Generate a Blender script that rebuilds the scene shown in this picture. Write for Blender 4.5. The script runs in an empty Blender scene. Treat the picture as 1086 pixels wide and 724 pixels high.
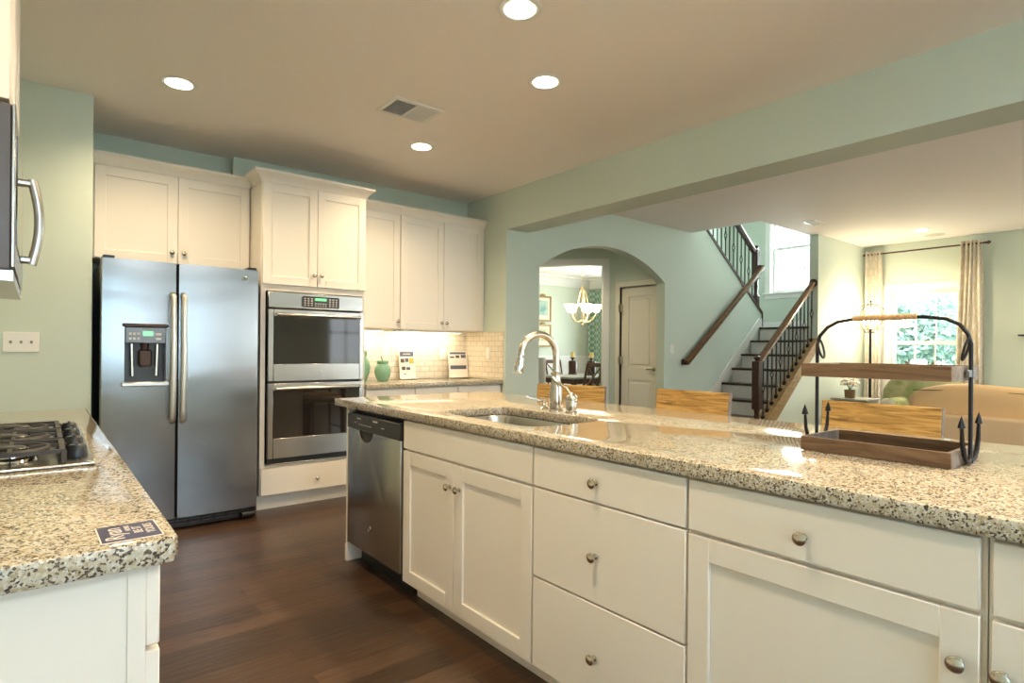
import bpy, bmesh, math, random
from mathutils import Matrix, Vector
C = bpy.context.scene.collection
SC = bpy.context.scene
R = math.radians
random.seed(7)

# ------------------------------------------------------------------ camera
cam_d = bpy.data.cameras.new('camera'); cam = bpy.data.objects.new('camera', cam_d); C.objects.link(cam)
cam_d.sensor_width = 36.0; cam_d.lens = 616.0/1086*36.0
cam_d.shift_y = (370.4-362)/1086.0
cam_d.clip_start = 0.05; cam_d.clip_end = 300
cam.matrix_world = Matrix.Translation((0, 0, 1.21)) @ Matrix.Rotation(R(-39.1), 4, 'Z') @ Matrix.Rotation(R(90), 4, 'X') @ Matrix.Rotation(R(0.5), 4, 'Z')
SC.camera = cam

# ------------------------------------------------------------------ world, sun, daylight, exposure
SC.view_settings.view_transform = 'Standard'; SC.view_settings.look = 'None'
SC.view_settings.gamma = 1.0; SC.view_settings.use_curve_mapping = False
SC.view_settings.exposure = 1.32
world = bpy.data.worlds.new('sky'); SC.world = world; world.use_nodes = True
wb = world.node_tree.nodes['Background']; wb.inputs[0].default_value = (0.86, 0.94, 1.0, 1); wb.inputs[1].default_value = 1.6
SC.cycles.max_bounces = 10; SC.cycles.diffuse_bounces = 5; SC.cycles.glossy_bounces = 4; SC.cycles.transparent_max_bounces = 12
SC.cycles.sample_clamp_indirect = 6.0
SC.cycles.caustics_reflective = False; SC.cycles.caustics_refractive = False

def light(name, kind, loc, energy, color, rot=(0, 0, 0), **kw):
    d = bpy.data.lights.new(name, kind); d.energy = energy; d.color = color
    for k, v in kw.items(): setattr(d, k, v)
    o = bpy.data.objects.new(name, d); C.objects.link(o); o.location = loc; o.rotation_euler = rot
    return o
DAY = (0.42, 0.69, 1.0); WARM = (1.0, 0.77, 0.47)
light('sun', 'SUN', (-20, 0, 20), 1.6, (1.0, 0.96, 0.9), (0, R(-48), 0), angle=R(3))
# daylight entering through the big rear windows of the breakfast area and family room
for i, (x, w, e) in enumerate(((-0.02, 0.76, 88), (1.95, 1.5, 5), (5.3, 0.8, 4), (7.35, 2.9, 300))):
    light('window_daylight', 'AREA', (x, -3.42, 1.5), e, DAY if x < 4 else (0.86, 0.93, 1.0), (R(90), 0, R(180)), shape='RECTANGLE', size=w, size_y=1.35)
# broad unseen fill lamp, added behind the viewer to brighten the kitchen
light('rear_fill_lamp', 'AREA', (1.2, -2.0, 2.70), 36, (0.86, 0.93, 1.0), (0, 0, 0), shape='RECTANGLE', size=1.6, size_y=1.2)
# sky light falling in through the stair window, the family room window and the dining room window
light('window_daylight', 'AREA', (9.62, 4.38, 2.9), 60, (0.9, 0.96, 1.0), (R(90), 0, R(90)), shape='RECTANGLE', size=0.8, size_y=1.4)
light('window_daylight', 'AREA', (9.62, 7.35, 1.5), 34, (0.9, 0.96, 1.0), (R(90), 0, R(90)), shape='RECTANGLE', size=1.6, size_y=1.7)

# ------------------------------------------------------------------ materials
def mat(name, col, rough=0.5, metal=0.0, emit=None, estr=0.0, spec=0.5, coat=0.0):
    m = bpy.data.materials.new(name); m.use_nodes = True
    b = m.node_tree.nodes['Principled BSDF']
    b.inputs['Base Color'].default_value = (*col, 1); b.inputs['Roughness'].default_value = rough
    b.inputs['Metallic'].default_value = metal; b.inputs['Specular IOR Level'].default_value = spec
    if coat: b.inputs['Coat Weight'].default_value = coat; b.inputs['Coat Roughness'].default_value = 0.05
    if emit: b.inputs['Emission Color'].default_value = (*emit, 1); b.inputs['Emission Strength'].default_value = estr
    return m
def N(m, t, **kw):
    n = m.node_tree.nodes.new(t)
    for k, v in kw.items(): setattr(n, k, v)
    return n
def L(m, a, b): m.node_tree.links.new(a, b)
def bsdf(m): return m.node_tree.nodes['Principled BSDF']
def coords(m, scale=(1, 1, 1), rot=(0, 0, 0)):
    t = N(m, 'ShaderNodeTexCoord'); mp = N(m, 'ShaderNodeMapping')
    mp.inputs['Scale'].default_value = scale; mp.inputs['Rotation'].default_value = rot
    L(m, t.outputs['Object'], mp.inputs['Vector']); return mp.outputs['Vector']
def ramp(m, fac, stops, interp='LINEAR'):
    r = N(m, 'ShaderNodeValToRGB'); r.color_ramp.interpolation = interp
    e = r.color_ramp.elements
    while len(e) < len(stops): e.new(0.5)
    for i, (p, c) in enumerate(stops): e[i].position = p; e[i].color = (*c, 1)
    L(m, fac, r.inputs['Fac']); return r.outputs['Color']
def noise(m, vec, scale, detail=3, rough=0.5, dist=0.0):
    n = N(m, 'ShaderNodeTexNoise'); n.inputs['Scale'].default_value = scale; n.inputs['Detail'].default_value = detail
    n.inputs['Roughness'].default_value = rough; n.inputs['Distortion'].default_value = dist
    L(m, vec, n.inputs['Vector']); return n.outputs['Fac']
def bump(m, h, strength=0.2, dist=0.01):
    b = N(m, 'ShaderNodeBump'); b.inputs['Strength'].default_value = strength; b.inputs['Distance'].default_value = dist
    L(m, h, b.inputs['Height']); L(m, b.outputs['Normal'], bsdf(m).inputs['Normal'])
def mix(m, fac, a, b, mode='MIX'):
    n = N(m, 'ShaderNodeMix', data_type='RGBA', blend_type=mode)
    for s, v in ((n.inputs[0], fac), (n.inputs[6], a), (n.inputs[7], b)):
        if hasattr(v, 'is_linked'): L(m, v, s)
        elif isinstance(v, (int, float)): s.default_value = v
        else: s.default_value = (*v, 1)
    return n.outputs[2]

M = {}
def paint(name, col, rough=0.55, b=0.03):
    m = mat(name, col, rough, spec=0.3); v = coords(m); bump(m, noise(m, v, 180, 2), b, 0.002); return m
M['wall'] = paint('aqua_wall_paint', (0.595, 0.665, 0.58), 0.6)
M['ceil'] = paint('ceiling_paint', (0.92, 0.865, 0.83), 0.8)
M['trim'] = paint('white_trim_paint', (0.80, 0.80, 0.775), 0.4, 0.01)
M['cab'] = paint('cream_cabinet_paint', (0.86, 0.80, 0.715), 0.35, 0.01)
M['door'] = paint('white_door_paint', (0.78, 0.75, 0.66), 0.4, 0.01)
M['plastic'] = mat('white_plastic', (0.82, 0.80, 0.74), 0.35)
M['gray_plastic'] = mat('grey_slot_plastic', (0.25, 0.24, 0.22), 0.5)

def granite(name):
    m = mat(name, (0.5, 0.4, 0.3), 0.07, spec=0.5)
    v = coords(m)
    base = ramp(m, noise(m, v, 85, 4, 0.65), [(0.30, (0.27, 0.20, 0.12)), (0.43, (0.44, 0.36, 0.235)), (0.58, (0.55, 0.49, 0.38)), (0.75, (0.47, 0.46, 0.44))])
    vo = N(m, 'ShaderNodeTexVoronoi'); vo.inputs['Scale'].default_value = 270; L(m, v, vo.inputs['Vector'])
    sep = N(m, 'ShaderNodeSeparateColor'); L(m, vo.outputs['Color'], sep.inputs[0])
    cl = noise(m, v, 62, 3, 0.6)
    ad = N(m, 'ShaderNodeMath', operation='ADD'); ml = N(m, 'ShaderNodeMath', operation='MULTIPLY'); ml.inputs[1].default_value = 1.35
    L(m, cl, ml.inputs[0]); L(m, sep.outputs[0], ad.inputs[0]); L(m, ml.outputs[0], ad.inputs[1])
    dark = ramp(m, ad.outputs[0], [(0.0, (1, 1, 1)), (0.71, (1, 1, 1)), (0.76, (0, 0, 0))])
    dk = ramp(m, ad.outputs[0], [(0.91, (1, 1, 1)), (1.06, (0, 0, 0))])
    col = mix(m, dk, base, mix(m, sep.outputs[1], (0.035, 0.030, 0.028), (0.16, 0.12, 0.08)))
    lt = ramp(m, sep.outputs[2], [(0.80, (0, 0, 0)), (0.84, (1, 1, 1))])
    fr = N(m, 'ShaderNodeMath', operation='MULTIPLY'); fr.inputs[1].default_value = 0.55; L(m, lt, fr.inputs[0])
    col = mix(m, fr.outputs[0], col, (0.72, 0.68, 0.60))
    L(m, col, bsdf(m).inputs['Base Color'])
    return m
M['granite'] = granite('speckled_granite')

def floorwood():
    m = mat('dark_hardwood', (0.1, 0.05, 0.03), 0.28, spec=0.45)
    v = coords(m)
    br = N(m, 'ShaderNodeTexBrick'); br.offset = 0.37; br.inputs['Scale'].default_value = 1.0
    br.inputs['Brick Width'].default_value = 1.25; br.inputs['Row Height'].default_value = 0.125
    br.inputs['Mortar Size'].default_value = 0.0022; br.inputs['Mortar Smooth'].default_value = 0.3; br.inputs['Bias'].default_value = 0
    br.inputs['Color1'].default_value = (0.0, 0.0, 0.0, 1); br.inputs['Color2'].default_value = (1, 1, 1, 1); br.inputs['Mortar'].default_value = (0.5, 0.5, 0.5, 1)
    L(m, v, br.inputs['Vector'])
    plank = ramp(m, br.outputs['Color'], [(0.0, (0.046, 0.024, 0.013)), (0.5, (0.070, 0.037, 0.020)), (1.0, (0.104, 0.057, 0.031))])
    v2 = coords(m, (1.2, 22, 1))
    g = ramp(m, noise(m, v2, 3.0, 6, 0.65, 1.2), [(0.3, (0.55, 0.50, 0.46)), (0.7, (1.25, 1.2, 1.15))])
    col = mix(m, 1.0, plank, g, 'MULTIPLY')
    col = mix(m, br.outputs['Fac'], col, (0.012, 0.006, 0.004))
    L(m, col, bsdf(m).inputs['Base Color'])
    v3 = coords(m, (1, 6, 1))
    h = noise(m, v3, 7, 3)
    su = N(m, 'ShaderNodeMath', operation='SUBTRACT'); L(m, h, su.inputs[0]); L(m, br.outputs['Fac'], su.inputs[1])
    bump(m, su.outputs[0], 0.25, 0.006)
    return m
M['floor'] = floorwood()

def wood(name, c0, c1, c2, rough=0.5, sc=(14, 1.0, 14), s=3.0, kn=False):
    m = mat(name, c1, rough, spec=0.3); v = coords(m, sc)
    col = ramp(m, noise(m, v, s, 5, 0.6, 1.5), [(0.30, c0), (0.5, c1), (0.72, c2)])
    L(m, col, bsdf(m).inputs['Base Color']); bump(m, noise(m, v, s*2, 4), 0.12, 0.003); return m
M['plank'] = wood('golden_weathered_plank', (0.17, 0.085, 0.028), (0.40, 0.215, 0.062), (0.55, 0.34, 0.12), 0.55)
M['plank_end'] = wood('greyed_plank_end', (0.13, 0.10, 0.08), (0.21, 0.17, 0.14), (0.28, 0.24, 0.20), 0.7, (6, 6, 6))
M['crate'] = wood('brown_rustic_crate_wood', (0.085, 0.047, 0.026), (0.155, 0.09, 0.048), (0.23, 0.14, 0.08), 0.55)
M['darkwood'] = wood('dark_stair_wood', (0.028, 0.013, 0.009), (0.050, 0.022, 0.014), (0.075, 0.036, 0.022), 0.3, (2, 10, 10))
M['rail'] = wood('handrail_wood', (0.10, 0.048, 0.022), (0.155, 0.078, 0.034), (0.21, 0.115, 0.052), 0.25, (2, 10, 10))
M['dinewood'] = wood('dining_chair_wood', (0.05, 0.024, 0.012), (0.095, 0.047, 0.022), (0.14, 0.075, 0.034), 0.4)
M['stringer'] = wood('stringer_wood', (0.19, 0.12, 0.05), (0.28, 0.18, 0.075), (0.36, 0.24, 0.11), 0.45, (2, 10, 10))

def steel(name, col, rough, vert=True, wav=0.0):
    m = mat(name, col, rough, 1.0)
    v = coords(m, (1, 1, 90) if not vert else (90, 90, 0.6))
    n = noise(m, v, 4, 3)
    mr = N(m, 'ShaderNodeMapRange'); mr.inputs[3].default_value = rough*0.97; mr.inputs[4].default_value = rough*1.03
    L(m, n, mr.inputs[0])
    if wav: L(m, mr.outputs[0], bsdf(m).inputs['Roughness'])
    v2 = coords(m, (1.6, 1.6, 3.4))
    if wav: bump(m, noise(m, v2, 1.4, 1), wav, 0.02)
    return m
M['steel'] = steel('brushed_stainless_steel', (0.345, 0.345, 0.345), 0.25, False, 0.16)
bsdf(M['steel']).inputs['Anisotropic'].default_value = 0.85
_t = N(M['steel'], 'ShaderNodeTangent', direction_type='RADIAL', axis='Z'); L(M['steel'], _t.outputs[0], bsdf(M['steel']).inputs['Tangent'])
M['steel_plain'] = steel('satin_stainless_steel', (0.50, 0.48, 0.445), 0.26, False)
M['handle'] = mat('satin_handle_metal', (0.74, 0.72, 0.68), 0.36, 1.0)
M['nickel'] = mat('brushed_nickel', (0.58, 0.53, 0.45), 0.24, 1.0)
M['chrome'] = mat('polished_chrome', (0.72, 0.70, 0.66), 0.10, 1.0)
M['black'] = mat('black_plastic', (0.012, 0.012, 0.013), 0.35)
M['charcoal'] = mat('charcoal_panel', (0.045, 0.044, 0.043), 0.30)
M['mw_side'] = mat('dark_painted_metal', (0.10, 0.085, 0.085), 0.4)
M['glass_dark'] = mat('dark_oven_glass', (0.020, 0.016, 0.014), 0.04, spec=0.9)
M['iron'] = mat('dark_wrought_iron', (0.020, 0.018, 0.019), 0.42, 0.6)
M['castiron'] = mat('cast_iron_grate', (0.050, 0.042, 0.036), 0.5, 0.3)
M['rod'] = mat('aged_bronze', (0.075, 0.045, 0.032), 0.4, 0.7)
M['pewter'] = mat('pewter_strap_metal', (0.20, 0.21, 0.22), 0.4, 0.8)
M['jute'] = mat('jute_rope', (0.52, 0.32, 0.15), 0.85)
M['frost'] = mat('downlight_lens', (1, 1, 1), 0.5, emit=(1.0, 0.88, 0.66), estr=7)
M['shade'] = mat('frosted_glass_shade', (0.95, 0.93, 0.88), 0.4, emit=(1.0, 0.87, 0.64), estr=2.6)
M['bulb'] = mat('glowing_bulb', (1, 1, 1), 0.4, emit=(1.0, 0.80, 0.50), estr=14)
M['led'] = mat('light_strip', (1, 1, 1), 0.4, emit=(1.0, 0.88, 0.65), estr=3)
M['display'] = mat('green_display', (0.01, 0.03, 0.02), 0.2, emit=(0.25, 0.9, 0.35), estr=0.6)
M['celadon'] = mat('celadon_glaze', (0.24, 0.45, 0.29), 0.18, coat=0.4)
M['cork'] = mat('dark_twig', (0.10, 0.07, 0.04), 0.8)
M['paper'] = mat('flyer_paper', (0.85, 0.80, 0.72), 0.6)
M['ink_blue'] = mat('slate_blue_ink', (0.10, 0.11, 0.16), 0.6)
M['ink_brown'] = mat('dark_photo_ink', (0.11, 0.085, 0.06), 0.6)
M['ink_yellow'] = mat('yellow_ink', (0.70, 0.42, 0.07), 0.6)
M['navy'] = mat('navy_card', (0.030, 0.032, 0.090), 0.45)
M['cream_ink'] = mat('cream_letters', (0.85, 0.74, 0.66), 0.5)
M['leather'] = mat('tan_sofa_upholstery', (0.72, 0.50, 0.27), 0.5, spec=0.3)
_v = coords(M['leather']); bump(M['leather'], noise(M['leather'], _v, 9, 4), 0.35, 0.02)
M['leather2'] = mat('sofa_back_upholstery', (0.66, 0.49, 0.31), 0.55, spec=0.3)
M['soil'] = mat('woven_pot', (0.20, 0.12, 0.06), 0.8)
M['petal'] = mat('white_petals', (0.88, 0.84, 0.76), 0.7)
M['stem'] = mat('plant_stem', (0.10, 0.20, 0.05), 0.6)
M['graytop'] = wood('grey_washed_wood', (0.20, 0.21, 0.20), (0.33, 0.34, 0.32), (0.44, 0.45, 0.42), 0.45)
M['gilt'] = mat('antique_gold', (0.30, 0.20, 0.08), 0.45, 0.5)
M['brass'] = mat('warm_satin_metal', (0.60, 0.47, 0.28), 0.3, 1.0)
M['wax'] = mat('yellow_wax', (0.75, 0.58, 0.20), 0.5)
M['linen'] = mat('pale_linen', (0.62, 0.60, 0.55), 0.8)
M['seatpad'] = mat('beige_seat_pad', (0.55, 0.47, 0.33), 0.8)
M['mat_board'] = mat('picture_mat', (0.80, 0.72, 0.58), 0.6)
def art(name, a, b):
    m = mat(name, a, 0.5); v = coords(m); L(m, ramp(m, noise(m, v, 6, 3), [(0.42, a), (0.58, b)]), bsdf(m).inputs['Base Color']); return m
M['art_teal'] = art('teal_abstract_print', (0.16, 0.33, 0.30), (0.40, 0.55, 0.48))
M['art_green'] = art('green_abstract_print', (0.30, 0.36, 0.05), (0.62, 0.66, 0.45))

def trellis(name, bg, fg, scale, rough=0.85, width=0.12):
    m = mat(name, bg, rough, spec=0.1)
    t = N(m, 'ShaderNodeTexCoord'); s = N(m, 'ShaderNodeSeparateXYZ'); L(m, t.outputs['UV'], s.inputs[0])
    def mth(op, a, b=None):
        n = N(m, 'ShaderNodeMath', operation=op)
        for i, q in enumerate((a, b)):
            if q is None: continue
            if isinstance(q, (int, float)): n.inputs[i].default_value = q
            else: L(m, q, n.inputs[i])
        return n.outputs[0]
    u = mth('MULTIPLY', s.outputs[0], 2*math.pi*scale); w = mth('MULTIPLY', s.outputs[1], 2*math.pi*scale*0.7)
    d = mth('ABSOLUTE', mth('ADD', mth('COSINE', u), mth('COSINE', w)))
    f = ramp(m, d, [(width, (1, 1, 1)), (width+0.14, (0, 0, 0))])
    L(m, mix(m, f, bg, fg), bsdf(m).inputs['Base Color'])
    tr = N(m, 'ShaderNodeBsdfTranslucent'); tr.inputs[0].default_value = (*[0.8*c for c in bg], 1)
    mx = N(m, 'ShaderNodeMixShader'); mx.inputs[0].default_value = 0.25
    out = m.node_tree.nodes['Material Output']
    L(m, bsdf(m).outputs[0], mx.inputs[1]); L(m, tr.outputs[0], mx.inputs[2]); L(m, mx.outputs[0], out.inputs[0])
    return m
M['curtain'] = trellis('ivory_trellis_fabric', (0.78, 0.72, 0.60), (0.88, 0.86, 0.80), 7.0, width=0.22)
M['curtain_green'] = trellis('green_trellis_fabric', (0.22, 0.40, 0.31), (0.72, 0.80, 0.70), 11.0, width=0.34)
M['armchair'] = art('green_patterned_upholstery', (0.30, 0.36, 0.16), (0.52, 0.52, 0.30))
M['piping'] = mat('white_piping_panel', (0.75, 0.76, 0.68), 0.7)

def tile():
    m = mat('cream_subway_tile', (0.7, 0.6, 0.5), 0.12, spec=0.5)
    t = N(m, 'ShaderNodeTexCoord')
    s = N(m, 'ShaderNodeSeparateXYZ'); c = N(m, 'ShaderNodeCombineXYZ'); a = N(m, 'ShaderNodeMath', operation='ADD')
    L(m, t.outputs['Object'], s.inputs[0]); L(m, s.outputs[0], a.inputs[0]); L(m, s.outputs[1], a.inputs[1])
    L(m, a.outputs[0], c.inputs[0]); L(m, s.outputs[2], c.inputs[1])
    br = N(m, 'ShaderNodeTexBrick'); br.inputs['Scale'].default_value = 1; br.inputs['Brick Width'].default_value = 0.105; br.inputs['Row Height'].default_value = 0.0517
    br.inputs['Mortar Size'].default_value = 0.0024; br.inputs['Color1'].default_value = (0.76, 0.68, 0.55, 1); br.inputs['Color2'].default_value = (0.70, 0.62, 0.49, 1)
    br.inputs['Mortar'].default_value = (0.46, 0.38, 0.28, 1)
    L(m, c.outputs[0], br.inputs['Vector']); L(m, br.outputs['Color'], bsdf(m).inputs['Base Color'])
    iv = N(m, 'ShaderNodeMath', operation='SUBTRACT'); iv.inputs[0].default_value = 1; L(m, br.outputs['Fac'], iv.inputs[1])
    bump(m, iv.outputs[0], 0.4, 0.003)
    return m
M['tile'] = tile()
def pane_glass():
    m = bpy.data.materials.new('window_glass'); m.use_nodes = True; nt = m.node_tree
    nt.nodes.remove(nt.nodes['Principled BSDF']); out = nt.nodes['Material Output']
    a = N(m, 'ShaderNodeBsdfTransparent'); a.inputs[0].default_value = (0.97, 0.99, 0.98, 1); g = N(m, 'ShaderNodeBsdfGlossy'); g.inputs['Roughness'].default_value = 0.02
    x = N(m, 'ShaderNodeMixShader'); x.inputs[0].default_value = 0.05
    L(m, a.outputs[0], x.inputs[1]); L(m, g.outputs[0], x.inputs[2]); L(m, x.outputs[0], out.inputs[0]); return m
M['pane'] = pane_glass()
M['lawn'] = art('sunlit_lawn', (0.66, 0.70, 0.58), (0.78, 0.80, 0.70))
M['leaf'] = art('tree_leaves', (0.28, 0.45, 0.40), (0.48, 0.64, 0.56))
M['bark'] = mat('tree_bark', (0.12, 0.08, 0.05), 0.9)

# ------------------------------------------------------------------ mesh builder
def wm(o):
    m = o.matrix_basis.copy()
    while o.parent: o = o.parent; m = o.matrix_basis @ m
    return m
class MB:
    def __init__(s, X=None): s.bm = bmesh.new(); s.X = X or Matrix.Identity(4); s.uv = None
    def _add(s, tmp, X=None):
        me = bpy.data.meshes.new('t'); tmp.to_mesh(me); tmp.free()
        me.transform(s.X @ X if X is not None else s.X); s.bm.from_mesh(me); bpy.data.meshes.remove(me); return s
    def box(s, x0, x1, y0, y1, z0, z1, bev=0.0, seg=1, X=None):
        b = bmesh.new(); bmesh.ops.create_cube(b, size=1)
        for v in b.verts: v.co = Vector(((x0+x1)/2+v.co.x*(x1-x0), (y0+y1)/2+v.co.y*(y1-y0), (z0+z1)/2+v.co.z*(z1-z0)))
        if bev: bmesh.ops.bevel(b, geom=b.edges[:], offset=bev, segments=seg, affect='EDGES', profile=0.5)
        return s._add(b, X)
    def prism(s, pts, axis, a0, a1, X=None, bev=0.0):
        b = bmesh.new()
        def P(p, a): return {'x': (a, p[0], p[1]), 'y': (p[0], a, p[1]), 'z': (p[0], p[1], a)}[axis]
        f0 = b.faces.new([b.verts.new(P(p, a0)) for p in pts]); r = bmesh.ops.extrude_face_region(b, geom=[f0])
        d = Vector(P((0, 0), a1-a0)) if True else None
        bmesh.ops.translate(b, verts=[g for g in r['geom'] if isinstance(g, bmesh.types.BMVert)], vec=d)
        bmesh.ops.recalc_face_normals(b, faces=b.faces[:])
        if bev: bmesh.ops.bevel(b, geom=b.edges[:], offset=bev, segments=1, affect='EDGES')
        return s._add(b, X)
    def holed(s, outer, inners, axis, a0, a1, bev=0.0):
        b = bmesh.new(); es = []
        def P(p, a): return {'x': (a, p[0], p[1]), 'y': (p[0], a, p[1]), 'z': (p[0], p[1], a)}[axis]
        for lp in [outer]+inners:
            vs = [b.verts.new(P(p, a0)) for p in lp]
            es += [b.edges.new((vs[i], vs[(i+1) % len(vs)])) for i in range(len(vs))]
        bmesh.ops.triangle_fill(b, use_beauty=True, use_dissolve=False, edges=es)
        r = bmesh.ops.extrude_face_region(b, geom=b.faces[:])
        bmesh.ops.translate(b, verts=[g for g in r['geom'] if isinstance(g, bmesh.types.BMVert)], vec=Vector(P((0, 0), a1-a0)))
        bmesh.ops.recalc_face_normals(b, faces=b.faces[:])
        if bev:
            ee = [e for e in b.edges if len(e.link_faces) == 2 and e.calc_face_angle(0) > R(60)]
            bmesh.ops.bevel(b, geom=ee, offset=bev, segments=2, affect='EDGES', profile=0.5)
        return s._add(b)
    def lathe(s, prof, c=(0, 0, 0), axis=(0, 0, 1), seg=24, X=None):
        b = bmesh.new(); rings = []
        for r, z in prof:
            if r < 1e-6: rings.append([b.verts.new((0, 0, z))])
            else: rings.append([b.verts.new((r*math.cos(2*math.pi*k/seg), r*math.sin(2*math.pi*k/seg), z)) for k in range(seg)])
        for A, B in zip(rings, rings[1:]):
            for k in range(seg):
                q = [A[k % len(A)], A[(k+1) % len(A)], B[(k+1) % len(B)], B[k % len(B)]]
                q = list(dict.fromkeys(q))
                if len(q) > 2:
                    try: b.faces.new(q)
                    except ValueError: pass
        for Rg in (rings[0], rings[-1]):
            if len(Rg) > 2:
                try: b.faces.new(Rg)
                except ValueError: pass
        bmesh.ops.recalc_face_normals(b, faces=b.faces[:])
        T = Matrix.Translation(c) @ Vector((0, 0, 1)).rotation_difference(Vector(axis)).to_matrix().to_4x4()
        return s._add(b, (X @ T) if X is not None else T)
    def tube(s, pts, r, seg=8, closed=False, twist=0.0, X=None, sq=1.0):
        b = bmesh.new(); pts = [Vector(p) for p in pts]; n = len(pts); rings = []
        rs = r if isinstance(r, (list, tuple)) else [r]*n
        def tan(i):
            if closed: return (pts[(i+1) % n]-pts[i-1]).normalized()
            return (pts[min(i+1, n-1)]-pts[max(i-1, 0)]).normalized()
        t = tan(0); u = t.orthogonal().normalized()
        if abs(t.z) < 0.9: u = Vector((0, 0, 1)); u = (u-t*u.dot(t)).normalized()
        for i in range(n):
            t2 = tan(i); u = t.rotation_difference(t2) @ u; u = (u-t2*u.dot(t2)).normalized(); t = t2; w = t.cross(u)
            rings.append([b.verts.new(pts[i]+rs[i]*(math.cos(2*math.pi*k/seg+twist*i+math.pi/seg)*u+sq*math.sin(2*math.pi*k/seg+twist*i+math.pi/seg)*w)) for k in range(seg)])
        for i in range(n if closed else n-1):
            A, B = rings[i], rings[(i+1) % n]
            for k in range(seg): b.faces.new((A[k], A[(k+1) % seg], B[(k+1) % seg], B[k]))
        if not closed: b.faces.new(rings[0][::-1]); b.faces.new(rings[-1])
        bmesh.ops.recalc_face_normals(b, faces=b.faces[:])
        return s._add(b, X)
    def ball(s, c, r, sc=(1, 1, 1), sub=3, X=None):
        b = bmesh.new(); bmesh.ops.create_icosphere(b, subdivisions=sub, radius=r)
        for v in b.verts: v.co = Vector((c[0]+v.co.x*sc[0], c[1]+v.co.y*sc[1], c[2]+v.co.z*sc[2]))
        return s._add(b, X)
    def build(s, name, m, parent=None, local=False, smooth=40, loc=None, subsurf=0):
        me = bpy.data.meshes.new(name)
        o = bpy.data.objects.new(name, me); C.objects.link(o)
        if parent is not None: o.parent = parent
        if loc is not None: o.location = loc
        if not local:
            o.matrix_basis  # basis set above
            inv = wm(o).inverted()
            for v in s.bm.verts: v.co = inv @ v.co
        s.bm.to_mesh(me); s.bm.free()
        me.materials.append(M[m] if isinstance(m, str) else m)
        if smooth:
            me.shade_smooth(); me.set_sharp_from_angle(angle=R(smooth))
        if subsurf: o.modifiers.new('s', 'SUBSURF').levels = subsurf; o.modifiers['s'].render_levels = subsurf
        return o

def tag(o, label=None, cat=None, group=None, kind=None):
    if label: o['label'] = label
    if cat: o['category'] = cat
    if group: o['group'] = group
    if kind: o['kind'] = kind
    return o
def thing(name, label, cat, loc=(0, 0, 0), rz=0.0, group=None):
    o = bpy.data.objects.new(name, None); C.objects.link(o); o.location = loc; o.rotation_euler = (0, 0, rz)
    o.empty_display_size = 0.1
    return tag(o, label, cat, group)
def struct(name, mb, m, parent=None, **k):
    o = mb.build(name, m, parent, **k)
    if parent is None: o['kind'] = 'structure'
    return o
def copy_tree(o, parent=None):
    c = o.copy(); C.objects.link(c)
    if parent is not None: c.parent = parent
    for ch in [q for q in SC.objects if q.parent == o]: copy_tree(ch, c)
    return c
def text(name, body, size, mtx, m, parent, align='CENTER', ext=0.0004):
    cu = bpy.data.curves.new(name, 'FONT'); cu.body = body; cu.size = size; cu.align_x = align; cu.align_y = 'CENTER'; cu.extrude = ext
    t = bpy.data.objects.new(name, cu); C.objects.link(t)
    dg = bpy.context.evaluated_depsgraph_get(); me = bpy.data.meshes.new_from_object(t.evaluated_get(dg)); bpy.data.objects.remove(t)
    me.transform(wm(parent).inverted() @ mtx); me.materials.clear(); me.materials.append(M[m])
    o = bpy.data.objects.new(name, me); C.objects.link(o); o.parent = parent; return o
def frame(loc, rz): return Matrix.Translation(loc) @ Matrix.Rotation(rz, 4, 'Z')

# ================================================================== STRUCTURE
H = 2.745
struct('floor', MB().box(-0.6, 9.5, -3.6, 9.0, -0.12, 0.0), 'floor')
# ceiling, with the stairwell left open
cm = MB()
cm.box(-0.6, 3.49, -3.6, 5.26, H, H+0.14)
cm.box(3.49, 9.49, -3.6, 3.467, H, H+0.14)
cm.box(3.49, 6.565, 3.467, 9.0, H, H+0.14)
cm.box(6.565, 9.49, 5.62, 9.0, H, H+0.14)
struct('ceiling', cm, 'ceil')
cs = MB(); cs.box(6.0, 9.6, 3.3, 5.7, 5.3, 5.4); cs.box(6.0, 6.565, 3.467, 5.5, H+0.14, 2.95)
struct('ceiling_stairwell', cs, 'ceil')
struct('wall_left', MB().box(-0.57, -0.45, -3.6, 4.4, 0, H), 'wall')
struct('wall_pantry', MB().box(-0.57, 0.246, 4.4, 5.26, 0, H), 'wall')
w = MB(); w.box(0.246, 1.2, 5.14, 5.26, 0, H); w.box(1.2, 3.49, 5.06, 5.26, 0, H)
struct('wall_back', w, 'wall')
struct('wall_pier', MB().box(3.49, 3.77, 4.393, 5.26, 0, H), 'wall')
struct('wall_beam', MB().box(3.49, 3.77, -3.6, 4.393, 2.37, H), 'wall')
# arch wall with the sloping stair half wall
AX0, AX1, ASP, AAP = 3.92, 6.0, 2.05, 2.372
hw = (AX1-AX0)/2; sg = AAP-ASP; AR = (hw*hw+sg*sg)/(2*sg); acx = (AX0+AX1)/2; acz = AAP-AR
th = math.asin(hw/AR)
arc = [(acx+AR*math.sin(t), acz+AR*math.cos(t)) for t in [(-th+2*th*i/28) for i in range(29)]]
out = [(3.77, 0), (AX0, 0)]+arc+[(AX1, 0), (8.38, 0), (8.38, 1.775), (6.565, 3.06), (6.565, H), (3.77, H)]
struct('wall_arch', MB().holed(out, [], 'y', 4.393, 4.515), 'wall', smooth=20)
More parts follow.
